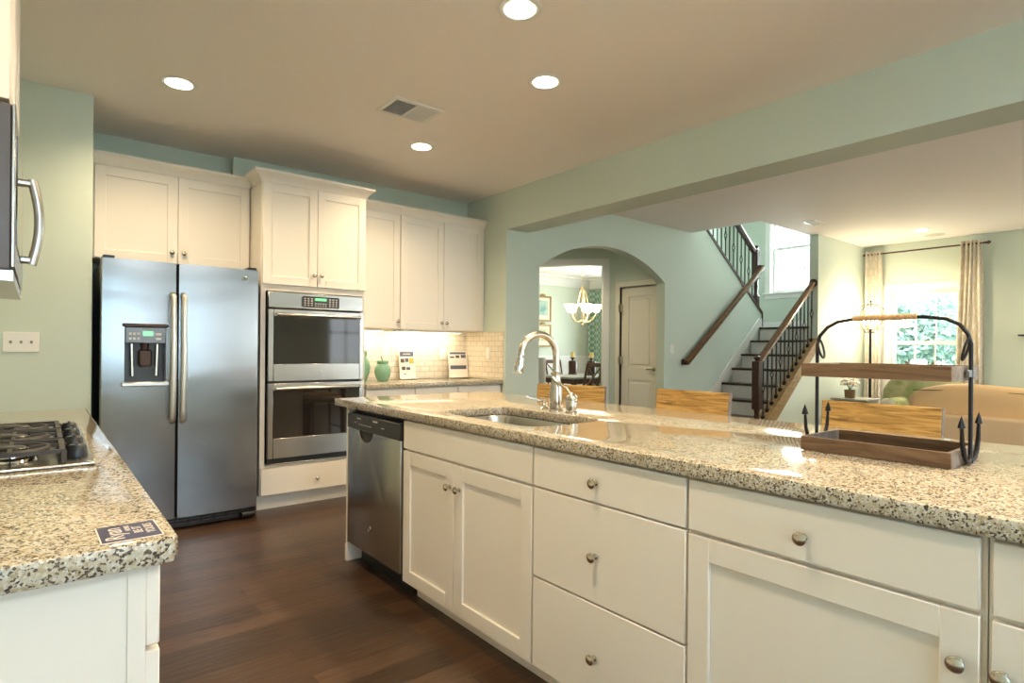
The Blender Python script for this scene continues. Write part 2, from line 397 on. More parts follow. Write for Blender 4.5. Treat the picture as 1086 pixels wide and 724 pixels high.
# closet wall, stairwell walls, dining room
struct('wall_closet', MB().box(6.10, 6.20, 4.515, 5.28, 2.12, H).box(6.10, 6.20, 5.19, 5.28, 0, 2.12).box(6.10, 6.20, 4.515, 4.56, 0, 2.12), 'wall')
struct('wall_stair_north', MB().box(6.20, 9.37, 5.5, 5.62, 0, 5.3), 'wall')
struct('wall_stair_west', MB().box(6.45, 6.565, 3.467, 5.5, 2.95, 5.3), 'wall')
struct('wall_stair_upper', MB().box(6.565, 7.85, 3.357, 3.467, H+0.14, 5.3), 'wall')
struct('wall_living', MB().box(7.85, 9.37, 3.357, 3.467, 0, H).box(7.85, 9.37, 3.357, 3.467, H+0.14, 5.3), 'wall')
def rect(a0, a1, b0, b1): return [(a0, b0), (a1, b0), (a1, b1), (a0, b1)]
WL = (2.20, 3.02, 0.62, 2.08)      # family room window y0 y1 z0 z1
WS = (3.93, 4.76, 2.18, 3.60)      # stair window
WD = (6.55, 8.15, 0.75, 2.30)      # dining window (behind the curtain)
struct('wall_east', MB().holed(rect(-3.6, 9.0, 0, 5.3), [rect(*WL), rect(*WS), rect(*WD)], 'x', 9.37, 9.49), 'wall', smooth=0)
struct('wall_dining', MB().box(3.77, 9.37, 8.85, 9.0, 0, H), 'wall')
struct('wall_hall', MB().box(3.65, 3.77, 5.26, 9.0, 0, H), 'wall')
RW = [(-0.40, 0.36), (1.2, 2.7), (4.9, 5.7), (5.9, 8.8)]
struct('wall_rear', MB().holed(rect(-0.57, 9.37, 0, H), [rect(a, b, 0.7, 2.4) for a, b in RW], 'y', -3.6, -3.48), 'wall', smooth=0)
# 45-degree wall with the cased opening to the dining room
ang = frame((6.10, 5.28, 0), R(135))      # local x runs away to the left, local y = towards the hall
d45 = MB(ang)
d45.box(0, 0.15, -0.11, 0, 0, H); d45.box(1.75, 3.1, -0.11, 0, 0, H); d45.box(0.15, 1.75, -0.11, 0, 2.39, H)
struct('wall_angled', d45, 'wall')
t = MB(ang)
t.box(0.15, 0.17, -0.12, 0.01, 0, 2.39); t.box(1.73, 1.75, -0.12, 0.01, 0, 2.39); t.box(0.17, 1.73, -0.12, 0.01, 2.37, 2.39)
for y0, y1 in ((0.0, 0.018), (-0.128, -0.11)):
    t.box(0.075, 0.162, y0, y1, 0, 2.46); t.box(1.738, 1.825, y0, y1, 0, 2.46); t.box(0.162, 1.738, y0, y1, 2.378, 2.46)
struct('trim_1', t, 'trim')
# crown mouldings
def crown_prof(s=0.13): return [(0, 0), (0, -s), (s*0.2, -s), (s*0.3, -s*0.75), (s*0.75, -s*0.28), (s, -s*0.2), (s, 0)]
t = MB(ang); t.prism([(p, H+q) for p, q in crown_prof(0.14)], 'x', 0, 3.1); struct('trim_2', t, 'trim', smooth=25)
t = MB(); t.prism([(6.10-p, H+q) for p, q in crown_prof(0.14)], 'y', 4.52, 5.28); struct('trim_3', t, 'trim', smooth=25)
t = MB(); t.prism([(8.85-p, H+q) for p, q in crown_prof(0.2)], 'x', 3.77, 9.37)
t.prism([(9.37-p, H+q) for p, q in crown_prof(0.2)], 'y', 5.62, 8.85); struct('trim_4', t, 'trim', smooth=25)
# dining wainscot and chair rail
t = MB(); t.box(3.77, 9.36, 8.825, 8.85, 1.03, 1.09); t.box(3.77, 9.36, 8.84, 8.85, 0, 1.03)
for k in range(8):
    x = 4.1+k*0.66
    t.box(x, x+0.5, 8.83, 8.845, 0.25, 0.28); t.box(x, x+0.5, 8.83, 8.845, 0.9, 0.93); t.box(x, x+0.03, 8.83, 8.845, 0.25, 0.93); t.box(x+0.47, x+0.5, 8.83, 8.845, 0.25, 0.93)
struct('trim_5', t, 'trim')
# baseboards
def base(name, x0, x1, y0, y1): struct(name, MB().box(x0, x1, y0, y1, 0, 0.13, 0.004), 'trim')
base('baseboard_pantry', -0.45, 0.24, 4.385, 4.4); base('baseboard_arch', 6.0, 6.35, 4.378, 4.393)
base('baseboard_living', 7.2, 9.35, 3.342, 3.357); base('baseboard_east', 9.355, 9.37, -3.4, 3.3)
base('baseboard_pier', 3.77, 3.91, 4.378, 4.393)
base('baseboard_stair', 9.352, 9.368, 3.5, 5.45)
bpy.data.objects['baseboard_stair'].location.z = 1.570
# windows
def window(n, Y0, Y1, Z0, Z1, cols, rows, X0=9.37):
    f = MB(); w_ = 0.09
    f.box(X0-0.02, X0-0.0005, Y0-w_, Y0, Z0, Z1); f.box(X0-0.02, X0-0.0005, Y1, Y1+w_, Z0, Z1); f.box(X0-0.022, X0-0.0005, Y0-w_, Y1+w_, Z1, Z1+w_)
    f.box(X0, X0+0.1, Y0, Y0+0.015, Z0, Z1); f.box(X0, X0+0.1, Y1-0.015, Y1, Z0, Z1); f.box(X0, X0+0.1, Y0, Y1, Z1-0.015, Z1)
    root = struct('window_%d' % n, f, 'trim')
    MB().box(X0-0.06, X0+0.1, Y0-w_-0.03, Y1+w_+0.03, Z0-0.03, Z0, 0.004).box(X0-0.018, X0, Y0-w_, Y1+w_, Z0-0.10, Z0-0.03).build('window_sill', 'trim', root)
    zm = (Z0+Z1)/2
    for (a, b, x) in ((Z0, zm+0.025, X0+0.035), (zm-0.025, Z1-0.015, X0+0.065)):
        s = MB(); sw = 0.045; y0, y1 = Y0+0.015, Y1-0.015
        s.box(x, x+0.03, y0, y0+sw, a, b); s.box(x, x+0.03, y1-sw, y1, a, b); s.box(x, x+0.03, y0+sw, y1-sw, a, a+0.05); s.box(x, x+0.03, y0+sw, y1-sw, b-0.05, b)
        for c in range(1, cols):
            y = y0+sw+(y1-y0-2*sw)*c/cols; s.box(x+0.008, x+0.022, y-0.008, y+0.008, a+0.05, b-0.05)
        for r_ in range(1, rows):
            z = a+0.05+(b-a-0.1)*r_/rows; s.box(x+0.008, x+0.022, y0+sw, y1-sw, z-0.008, z+0.008)
        so = s.build('window_sash', 'trim', root)
        MB().box(x+0.013, x+0.017, y0+sw, y1-sw, a+0.05, b-0.05).build('pane', 'pane', so)
    return root
window(1, *WL, 3, 2); window(2, *WS, 3, 2); window(3, *WD, 3, 2)
rw = MB()
for a, b in RW:
    for x in (a+0.03, (a+b)/2, b-0.03): rw.box(x-0.03, x+0.03, -3.56, -3.52, 0.7, 2.4)
    for z in (0.73, 1.55, 2.37): rw.box(a, b, -3.56, -3.52, z-0.03, z+0.03)
struct('window_4', rw, 'trim')

# closet door with casing
dr = MB(); X = frame((6.10, 5.19, 0), R(-90))
dr = MB(X); W_, Hd = 0.62, 2.05; z_ = [0.02, 0.22, 0.80, 0.95, 1.92, Hd]
dr.box(0.005, 0.125, 0.03, 0.065, 0.02, Hd); dr.box(W_-0.115, W_-0.005, 0.03, 0.065, 0.02, Hd)
for a, b in ((0.02, 0.22), (0.82, 0.98), (1.93, Hd)): dr.box(0.125, W_-0.115, 0.03, 0.065, a, b)
for a, b in ((0.22, 0.82), (0.98, 1.93)):
    dr.box(0.125, W_-0.115, 0.042, 0.06, a, b); dr.box(0.165, W_-0.155, 0.034, 0.06, a+0.04, b-0.04, 0.008)
droot = struct('door_1', dr, 'door')
MB(X).box(-0.07, 0.0, -0.016, 0.0, 0, 2.13, 0.004).box(W_, W_+0.04, -0.016, 0, 0, 2.13).box(0.0, W_, -0.016, 0, 2.06, 2.13, 0.004).box(-0.02, 0.0, 0, 0.08, 0, 2.06).build('door_casing', 'door', droot)
for z in (0.3, 1.08, 1.78): MB(X).box(-0.012, 0.03, -0.02, 0.032, z-0.05, z+0.05).build('hinge', 'nickel', droot)
MB(X).lathe([(0.028, 0), (0.028, 0.008), (0.010, 0.012), (0.010, 0.045)], (W_-0.07, 0.03, 0.97), (0, -1, 0)).tube([(W_-0.07, -0.01, 0.97), (W_-0.17, -0.012, 0.968)], 0.009).build('door_handle', 'nickel', droot)

# ---- staircase
RUN, RISE, N8 = 0.25, 0.196, 8.265
sY0, sY1 = 3.50, 4.375
st = thing('staircase', 'staircase with dark treads and white risers climbing beside the aqua wall to the window landing', 'staircase', (6.5, 3.9, 0))
for n in range(1, 9):
    xn = N8-RUN*(8-n); z = RISE*n
    x1 = xn+RUN+0.03 if n < 8 else 9.35
    y1 = sY1 if n < 8 else 5.48
    b = MB().box(xn, x1, sY0-0.02 if n < 8 else 3.47, sY1, z-0.03, z, 0.006)
    if n == 8: b.box(8.40, 9.35, sY1, 5.48, z-0.03, z)
    b.build('tread', 'darkwood', st)
    MB().box(xn+0.028, xn+0.045, sY0, sY1, z-RISE, z-0.03).build('riser', 'trim', st)
MB().prism([(6.56, 0.02), (8.27, 1.33), (8.27, 1.53), (6.56, 0.20)], 'y', 3.49, 3.499).build('carriage', 'trim', st)
# wall skirt board
sk = lambda x: 0.679+(x-7.043)*0.822
MB().prism([(6.35, 0.0), (6.52, 0.0), (8.30, 1.58), (8.36, 1.58), (8.36, 1.70), (8.28, 1.70), (6.35, 0.16)], 'y', 4.376, 4.3925).build('skirt_board', 'trim', st)
# closed string: sloping wooden curb that carries the balusters, wall below it
cu = lambda x: 0.61+(x-6.8)*0.745
MB().prism([(6.46, cu(6.46)-0.02), (7.849, cu(7.849)-0.02), (7.849, cu(7.849)-0.165), (6.52, cu(6.52)-0.215)], 'y', 3.362, 3.466).build('stringer', 'stringer', st)
MB().prism([(6.46, cu(6.46)-0.019), (7.849, cu(7.849)-0.019), (7.849, cu(7.849)), (6.46, cu(6.46))], 'y', 3.352, 3.476).build('curb_cap', 'stringer', st)
MB().prism([(6.46, 0.0), (7.849, 0.0), (7.849, cu(7.849)-0.166), (6.52, cu(6.52)-0.216), (6.46, cu(6.46)-0.22)], 'y', 3.368, 3.46).build('under_stair_panel', 'wall', st)
def newel(name, x, y, z0, z1, root, cap=True):
    h = z1-z0; b = MB()
    b.box(x-0.04, x+0.04, y-0.04, y+0.04, z0, z0+h*0.20, 0.004)
    b.lathe([(0.038, 0), (0.030, 0.02), (0.024, 0.05), (0.033, h*0.14), (0.026, h*0.22), (0.036, h*0.26)], (x, y, z0+h*0.20), seg=20)
    b.box(x-0.043, x+0.043, y-0.043, y+0.043, z0+h*0.46, z0+h*0.93, 0.005)
    b.lathe([(0.03, 0), (0.022, 0.012), (0.036, 0.03), (0.038, 0.045), (0.022, 0.062), (0.0, 0.066)], (x, y, z0+h*0.93), seg=20)
    return b.build(name, 'darkwood', root)
RY = 3.415
newel('newel_post', 6.42, RY, 0.0, 1.18, st)
rl = lambda x: 1.075+(x-6.43)*0.735       # handrail centre height
def railbm(p0, p1, w, h):
    p0, p1 = Vector(p0), Vector(p1); d = p1-p0; Ln = d.length
    q = d.to_track_quat('X', 'Z').to_matrix().to_4x4()
    prof = [(-w*.5, -h*.5), (w*.5, -h*.5), (w*.5, -h*.1), (w*.62, h*.1), (w*.5, h*.4), (w*.2, h*.5), (-w*.2, h*.5), (-w*.5, h*.4), (-w*.62, h*.1), (-w*.5, -h*.1)]
    b = MB(Matrix.Translation(p0) @ q); b.prism(prof, 'x', 0, Ln); return b
railbm((6.46, RY, rl(6.46)), (7.825, RY, rl(7.825)), 0.056, 0.062).build('handrail', 'rail', st)
MB().lathe([(0.0, 0), (0.055, 0), (0.055, 0.012), (0.04, 0.022), (0.0, 0.024)], (7.85, RY, rl(7.84)), (-1, 0, 0)).build('rail_rosette', 'darkwood', st)
def baluster(h, x, y, z0, basket, parent):
    b = MB(); n = max(12, int(h/0.02))
    hb = h*0.5
    if basket:
        b.tube([(0, 0, hb-0.045-(hb-0.045)*(1-i/14)) for i in range(15)], 0.0095, 4); b.tube([(0, 0, hb+0.045+(h-hb-0.045)*i/14) for i in range(15)], 0.0095, 4)
        for k in range(4):
            a = k*math.pi/2
            b.tube([(0.022*math.sin(math.pi*i/8)*math.cos(a+i*0.35), 0.022*math.sin(math.pi*i/8)*math.sin(a+i*0.35), hb-0.048+0.096*i/8) for i in range(9)], 0.0038, 5)
        b.ball((0, 0, hb-0.05), 0.013, sub=2); b.ball((0, 0, hb+0.05), 0.013, sub=2)
    else:
        b.tube([(0, 0, h*i/(n*2)) for i in range(n*2+1)], 0.0105, 4, twist=0.55)
    b.box(-0.017, 0.017, -0.017, 0.017, -0.012, 0.03)
    o = b.build('baluster', 'iron', parent, local=True, smooth=0)
    o.location = parent.matrix_basis.inverted() @ Vector((x, y, z0)); return o
k = 0
for i in range(13):
    x = 6.56+i*0.1035
    z0 = cu(x)
    baluster(rl(x)-0.028-z0, x, RY, z0, i % 2 == 0, st)

# upper flight balustrade on the sloping half wall
ub = thing('stair_balustrade', 'dark iron balustrade with black newel on the sloping half wall of the upper flight', 'balustrade', (8.33, 4.455, 1.8))
cz = lambda x: 1.813+(8.38-x)*0.7067
MB().prism([(8.395, cz(8.395)-0.05), (8.395, cz(8.395)), (6.57, cz(6.57)), (6.57, cz(6.57)-0.045)], 'y', 4.381, 4.53).box(8.381, 8.397, 4.381, 4.53, 1.58, 1.79).build('wall_cap', 'darkwood', ub)
newel('newel_post', 8.32, 4.455, 1.86, 2.80, ub)
ur = lambda x: 2.66+(8.32-x)*0.7067
railbm((6.57, 4.455, ur(6.57)), (8.29, 4.455, ur(8.29)), 0.058, 0.065).build('handrail', 'darkwood', ub)
for i in range(14):
    x = 8.21-i*0.105
    baluster(ur(x)-0.03-cz(x), x, 4.455, cz(x), i % 2 == 1, ub)
MB().prism([(8.265-0.25*i_+dx, 1.57+0.196*(i_+j)) for i_ in range(7) for j, dx in ((0, 0), (1, 0))]+[(6.57, 1.57+0.196*7), (6.57, 1.3), (8.265, 1.3)], 'y', 4.53, 5.49).build('upper_steps', 'trim', ub)
# handrail on the aqua wall
hr = thing('wall_handrail', 'dark wooden handrail mounted on the aqua wall beside the lower stairs', 'handrail', (6.4, 4.33, 1.0))
P0, P1 = Vector((6.36, 4.318, 1.062)), Vector((8.26, 4.318, 2.455))
railbm(P0, P1, 0.05, 0.07).build('rail', 'rail', hr)
MB().box(P0.x-0.01, P0.x+0.055, 4.318, 4.392, P0.z-0.03, P0.z+0.045, 0.01).build('rail_return', 'darkwood', hr)
MB().box(P1.x-0.05, P1.x+0.015, 4.318, 4.392, P1.z-0.045, P1.z+0.03, 0.01).build('rail_return', 'darkwood', hr)
for u in (0.2, 0.5, 0.8):
    p = P0.lerp(P1, u); MB().tube([(p.x, 4.392, p.z-0.09), (p.x, 4.34, p.z-0.085), (p.x, 4.32, p.z-0.03)], 0.007).build('bracket', 'rod', hr)

# ================================================================== CABINETRY
def shaker(X, x0, x1, z0, z1, th=0.02, rail=0.062, bev=0.0015):
    b = MB(X)
    b.box(x0, x0+rail, -th, 0, z0, z1, bev); b.box(x1-rail, x1, -th, 0, z0, z1, bev)
    b.box(x0+rail, x1-rail, -th, 0, z0, z0+rail, bev); b.box(x0+rail, x1-rail, -th, 0, z1-rail, z1, bev)
    b.box(x0+rail-0.002, x1-rail+0.002, -th+0.010, 0, z0+rail-0.002, z1-rail+0.002); return b
def slab(X, x0, x1, z0, z1, th=0.02): return MB(X).box(x0, x1, -th, 0, z0, z1, 0.0025)
KP = [(0.009, 0), (0.009, 0.003), (0.0055, 0.006), (0.005, 0.014), (0.009, 0.018), (0.0155, 0.021), (0.0155, 0.025), (0.011, 0.029), (0.0, 0.031)]
def knob(X, x, z, parent, y=-0.02): MB(X).lathe(KP, (x, y, z), (0, -1, 0), 20).build('knob', 'nickel', parent)
def crown_piece(X, w, d, z0, z1, p, ends=(True, True)):
    # crown profile swept along the front and the exposed ends
    b = MB(X); h = z1-z0
    prof = [(0, 0), (0.008, 0), (0.012, h*0.2), (p*0.55, h*0.55), (p*0.9, h*0.72), (p, h*0.78), (p, h), (0, h)]
    e0 = p if ends[0] else 0; e1 = p if ends[1] else 0
    bm = bmesh.new(); loops = []
    for t_ in range(4):
        ring = []
        for q, zz in prof:
            l = q if ends[0] else 0; r_ = q if ends[1] else 0
            pos = [(-l, d), (-l, -q), (w+r_, -q), (w+r_, d)][t_]
            ring.append(bm.verts.new((pos[0], pos[1], z0+zz)))
        loops.append(ring)
    rng = [i for i in range(3) if not (i == 0 and not ends[0]) and not (i == 2 and not ends[1])]
    for i in rng:
        A, B = loops[i], loops[i+1]
        for k_ in range(len(prof)-1): bm.faces.new((A[k_], A[k_+1], B[k_+1], B[k_]))
    bm.faces.new((loops[rng[0]][0], loops[rng[0]][-1], loops[rng[-1]+1][-1], loops[rng[-1]+1][0])) if len(rng) == 1 else None
    for i in (rng[0], rng[-1]+1):
        try: bm.faces.new(loops[i])
        except ValueError: pass
    bmesh.ops.recalc_face_normals(bm, faces=bm.faces[:])
    b._add(bm)
    b.box(-e0*0.99, w+e1*0.99, -p*0.98, d, z1-0.006, z1)
    return b
def cabinet(name, label, loc, rz, w, d, z0, z1, fronts, group=None, toe=0.0, cat='cabinet', body=None):
    root = thing(name, label, cat, loc, rz, group); X = frame(loc, rz)
    b = MB(X)
    if body: body(b)
    else: b.box(0, w, 0, d, z0, z1, 0.001)
    b.build('carcass', 'cab', root)
    if toe: MB(X).box(0, w, 0.065, d, 0.0, z0).build('toe_kick', 'cab', root)
    for kind, x0, x1, a, c, kx, kz in fronts:
        f = (shaker if kind == 'door' else slab)(X, x0, x1, a, c).build({'door': 'door', 'drawer': 'drawer_front', 'panel': 'false_front'}[kind], 'cab', root)
        if kx is not None: knob(X, kx, kz, f)
    return root, X
g = 0.002
# --- back wall: over-fridge cabinet, tall oven cabinet, wall cabinets
rt, X = cabinet('refrigerator_cabinet', 'cream two-door wall cabinet above the stainless refrigerator', (0.262, 4.75, 0), 0, 0.986, 0.30, 1.795, 2.425,
    [('door', 0.012, 0.494, 1.80, 2.415, 0.460, 1.875), ('door', 0.499, 0.976, 1.80, 2.415, 0.535, 1.875)])
crown_piece(X, 0.986, 0.30, 2.425, 2.50, 0.055, (False, False)).build('crown_moulding', 'cab', rt)

def tallbody(b):
    b.box(0, 0.034, 0, 0.588, 0.114, 2.434); b.box(0.79-0.0, 0.816, 0, 0.588, 0.114, 2.434)
    b.box(0.034, 0.79, 0, 0.588, 1.632, 2.434); b.box(0.034, 0.79, 0, 0.588, 0.114, 0.335); b.box(0.034, 0.79, 0.57, 0.588, 0.335, 1.632)
rt, X = cabinet('oven_cabinet', 'tall cream oven cabinet between the refrigerator and the tiled counter', (1.253, 4.467, 0), 0, 0.816, 0.59, 0.114, 2.434,
    [('door', 0.006, 0.410, 1.678, 2.425, 0.385, 1.765), ('door', 0.414, 0.810, 1.678, 2.425, 0.44, 1.765), ('drawer', 0.006, 0.810, 0.118, 0.318, 0.42, 0.203)], toe=0.1, body=tallbody)
crown_piece(X, 0.816, 0.22, 2.434, 2.510, 0.06).build('crown_moulding', 'cab', rt)
rt, X = cabinet('wall_cabinet', 'single-door cream wall cabinet right beside the tall oven cabinet', (2.073, 4.75, 0), 0, 0.458, 0.308, 1.385, 2.425,
    [('door', 0.004, 0.455, 1.390, 2.418, 0.432, 1.455)])
crown_piece(X, 0.458, 0.305, 2.425, 2.50, 0.055, (False, False)).build('crown_moulding', 'cab', rt)
rt, X = cabinet('wall_cabinet', 'two-door cream wall cabinet over the tiled corner next to the archway', (2.533, 4.75, 0), 0, 0.954, 0.308, 1.385, 2.425,
    [('door', 0.004, 0.460, 1.390, 2.418, 0.436, 1.455), ('door', 0.465, 0.922, 1.390, 2.418, 0.490, 1.455)])
crown_piece(X, 0.954, 0.305, 2.425, 2.50, 0.055, (False, False)).build('crown_moulding', 'cab', rt)
for x0, w, lab in ((2.075, 0.456, 'cream base cabinet under the tiled counter, next to the tall oven cabinet'), (2.533, 0.447, 'cream base cabinet in the middle of the row under the tiled counter'), (2.983, 0.500, 'cream base cabinet under the tiled counter at the archway corner')):
    cabinet('base_cabinet', lab, (x0, 4.467, 0), 0, w, 0.585, 0.114, 0.872,
        [('drawer', 0.004, w-0.004, 0.722, 0.862, w/2, 0.79), ('door', 0.004, w-0.004, 0.118, 0.716, 0.05, 0.65)], toe=0.1)
def counter(name, label, x0, x1, y0, y1, z0, z1, hole=None, corner=0.0):
    o = rect(x0, x1, y0, y1)
    mb = MB().holed(o, [hole] if hole else [], 'z', z0, z1, 0.005)
    obj = mb.build(name, 'granite', None, loc=((x0+x1)/2, (y0+y1)/2, z0), smooth=30); return tag(obj, label, 'countertop')
counter('countertop', 'granite countertop along the tiled back wall under the wall cabinets', 2.073, 3.485, 4.425, 5.055, 0.874, 0.914)
struct('trim_6', MB().box(2.07, 3.482, 5.048, 5.058, 0.916, 1.384).box(3.482, 3.489, 4.42, 5.058, 0.916, 1.384), 'tile')

# --- island
IX = 1.378; IR = R(-90)          # carcass front plane; doors stand 20 mm proud
def isl(name, label, ya, yb, fronts, **k):
    return cabinet(name, label, (IX, ya, 0), IR, ya-yb, 0.60, 0.092, 0.872, fronts, toe=0.09, **k)
w = 2.494-1.549
def sinkbody(b):
    b.box(0, 0.018, 0, 0.6, 0.092, 0.872); b.box(w-0.018, w, 0, 0.6, 0.092, 0.872); b.box(0.018, w-0.018, 0.0, 0.018, 0.092, 0.872)
    b.box(0.018, w-0.018, 0.582, 0.6, 0.092, 0.872); b.box(0.018, w-0.018, 0.018, 0.582, 0.092, 0.11)
isl('sink_base_cabinet', 'white island cabinet with two shaker doors under the sink', 2.494, 1.549,
    [('panel', 0.004, w-0.003, 0.732, 0.866, None, 0), ('door', 0.004, 0.440, 0.096, 0.722, 0.412, 0.624), ('door', 0.444, w-0.003, 0.096, 0.722, 0.484, 0.624)], body=sinkbody)
w = 1.547-0.917
isl('drawer_cabinet', 'white island cabinet of three plain drawers', 1.547, 0.917,
    [('drawer', 0.003, w-0.003, 0.730, 0.866, 0.300, 0.793), ('drawer', 0.003, w-0.003, 0.415, 0.724, 0.300, 0.562), ('drawer', 0.003, w-0.003, 0.096, 0.409, 0.300, 0.244)])
w = 0.915-0.279
isl('island_cabinet', 'white island cabinet with one drawer over one wide shaker door, right of the three drawers', 0.915, 0.279,
    [('drawer', 0.003, w-0.008, 0.730, 0.866, 0.307, 0.787), ('door', 0.003, w-0.008, 0.096, 0.720, w-0.04, 0.626)])
w = 0.277+0.36
isl('island_cabinet', 'white island cabinet cut off by the right edge of the photo, below the rustic stand', 0.277, -0.36,
    [('drawer', 0.008, w-0.003, 0.730, 0.866, 0.32, 0.787), ('door', 0.008, w-0.003, 0.096, 0.720, 0.024, 0.626)])
ep = thing('island_end_panel', 'white end panel of the island beside the dishwasher', 'panel', (1.66, 3.16, 0))
MB().box(1.362, 1.98, 3.146, 3.166, 0.0, 0.872, 0.001).build('panel', 'cab', ep)
MB().box(1.358, 1.425, 3.143, 3.169, 0.0, 0.10, 0.003).build('foot', 'cab', ep)
bp = thing('island_back_panel', 'white panel along the stool side of the island', 'panel', (1.99, 1.4, 0))
MB().box(1.983, 2.003, -0.36, 3.166, 0, 0.872).build('panel', 'cab', bp)
def rrect(x0, x1, y0, y1, r, n=6):
    p = []
    for cx_, cy_, a in ((x1-r, y0+r, -90), (x1-r, y1-r, 0), (x0+r, y1-r, 90), (x0+r, y0+r, 180)):
        for i in range(n+1): p.append((cx_+r*math.cos(R(a+90*i/n)), cy_+r*math.sin(R(a+90*i/n))))
    return p
SX0, SX1, SY0, SY1 = 1.455, 1.868, 1.655, 2.375
counter('countertop', 'long granite island countertop with the sink cut into it', 1.343, 2.455, -0.42, 3.30, 0.874, 0.914, rrect(SX0, SX1, SY0, SY1, 0.09))
# sink bowl
sk_ = thing('sink', 'stainless steel undermount sink set in the island countertop', 'sink', (1.66, 2.0, 0.67))
b = bmesh.new(); rings = []
for off, z, r in ((0.022, 0.8725, 0.11), (-0.004, 0.8725, 0.09), (-0.008, 0.86, 0.09), (-0.02, 0.71, 0.085), (-0.05, 0.68, 0.06), (-0.16, 0.672, 0.04)):
    rings.append([b.verts.new((x, y, z)) for x, y in rrect(SX0-off, SX1+off, SY0-off, SY1+off, r)])
for A, B in zip(rings, rings[1:]):
    for i in range(len(A)): b.faces.new((A[i], A[(i+1) % len(A)], B[(i+1) % len(A)], B[i]))
b.faces.new(rings[-1]); bmesh.ops.recalc_face_normals(b, faces=b.faces[:])
mb = MB(); mb._add(b); o = mb.build('basin', 'steel_plain', sk_)
sol = o.modifiers.new('thick', 'SOLIDIFY'); sol.thickness = 0.0015; sol.offset = -1
MB().lathe([(0.0, 0), (0.045, 0), (0.045, 0.003), (0.03, 0.0035), (0.028, 0.001), (0, 0.001)], (1.66, 2.0, 0.6725)).build('drain', 'chrome', sk_)
# faucet
fx, fy, fz = 1.93, 2.036, 0.914
fc = thing('faucet', 'brushed nickel gooseneck faucet behind the sink', 'faucet', (fx, fy, fz))
MB().lathe([(0.034, 0), (0.034, 0.008), (0.030, 0.012), (0.033, 0.04), (0.034, 0.065), (0.029, 0.11), (0.022, 0.155), (0.0205, 0.175), (0.025, 0.178), (0.026, 0.186), (0.019, 0.19), (0.0185, 0.20)], (fx, fy, fz)).build('body', 'nickel', fc)
hd = Vector((-0.97, 0.06, 0)).normalized(); ar = 0.106; zc = 0.262
neck = [(fx, fy, fz+0.195), (fx, fy, fz+zc)]
for i in range(1, 17):
    a = math.pi*i/16*0.965
    q = Vector((fx, fy, fz+zc)) + hd*(ar-ar*math.cos(a)) + Vector((0, 0, 1))*ar*math.sin(a); neck.append(q)
MB().tube(neck, 0.0165, 14).build('spout', 'nickel', fc)
e = neck[-1]; d = (neck[-1]-neck[-2]).normalized()
MB().lathe([(0.018, -0.005), (0.019, 0.01), (0.0175, 0.014), (0.021, 0.03), (0.0245, 0.075), (0.0225, 0.085), (0.016, 0.086), (0.0, 0.082)], e, d, 20).build('spray_head', 'chrome', fc)
fh = thing('side_lever', 'brushed nickel side lever standing right of the gooseneck faucet', 'faucet lever', (1.933, 1.933, fz))
MB().lathe([(0.029, 0), (0.029, 0.007), (0.0255, 0.011), (0.028, 0.03), (0.028, 0.055), (0.024, 0.062), (0.029, 0.066), (0.029, 0.075), (0.018, 0.088), (0.008, 0.097), (0, 0.099)], (1.933, 1.933, fz)).build('base', 'nickel', fh)
MB().tube([(1.933, 1.937, fz+0.082), (1.930, 1.962, fz+0.115), (1.924, 1.985, fz+0.125), (1.900, 2.008, fz+0.148), (1.890, 2.020, fz+0.164)], [0.007, 0.008, 0.007, 0.0095, 0.012], 10).build('lever', 'nickel', fh)
sd = thing('soap_dispenser', 'short nickel soap dispenser pump left of the gooseneck faucet', 'soap dispenser', (1.945, 2.135, fz))
MB().lathe([(0.023, 0), (0.023, 0.006), (0.014, 0.012), (0.0135, 0.026), (0.017, 0.029), (0.010, 0.036), (0.008, 0.048), (0.0, 0.05)], (1.945, 2.135, fz)).build('body', 'nickel', sd)
MB().tube([(1.945, 2.135, fz+0.044), (1.915, 2.15, fz+0.047), (1.865, 2.178, fz+0.066)], [0.0075, 0.006, 0.0045], 8).build('nozzle', 'nickel', sd)

# dishwasher (local frame: x right, y in)
X = frame((IX, 3.138, 0), IR); W_ = 3.138-2.500
dw = thing('dishwasher', 'stainless dishwasher with dark control strip at the end of the island', 'dishwasher', (IX, 3.138, 0), IR)
MB(X).box(0.006, W_-0.008, 0.004, 0.58, 0.10, 0.85).box(0.02, W_-0.02, 0.06, 0.09, 0.0, 0.10).build('tub', 'black', dw)
# door skin with pocket: outline in xz with a scooped notch at the top
nx, nr = 0.235, 0.085
pts = [(0.006, 0.118), (W_-0.014, 0.118), (W_-0.014, 0.762), (nx+nr, 0.762)]
pts += [(nx+nr*math.cos(R(a)), 0.762+0.058*math.sin(R(a))) for a in range(-15, -180, -15)]
pts += [(nx-nr, 0.762), (0.006, 0.762)]
MB(X).holed(pts, [], 'y', -0.022, 0.004, 0.002).build('door', 'steel_plain', dw)
MB(X).box(nx-nr-0.005, nx+nr+0.005, -0.008, 0.004, 0.69, 0.77).build('handle_pocket', 'black', dw)
MB(X).box(0.006, W_-0.014, -0.028, 0.004, 0.764, 0.846, 0.004).build('control_panel', 'charcoal', dw)
bt = MB(X)
for i in range(6): bt.box(0.165+i*0.027, 0.173+i*0.027, -0.030, -0.0275, 0.793, 0.799)
for i in range(2): bt.box(0.11+i*0.02, 0.115+i*0.02, -0.030, -0.0275, 0.80, 0.805)
bt.box(0.14, 0.185, -0.030, -0.0275, 0.824, 0.829); bt.box(0.335, 0.385, -0.030, -0.0275, 0.824, 0.832); bt.box(0.43, 0.46, -0.03, -0.0275, 0.80, 0.804)
bt.build('control_marks', 'linen', dw)
MB(X).box(0.006, W_-0.014, 0.02, 0.3, 0.848, 0.870).build('top_gap', 'black', dw)
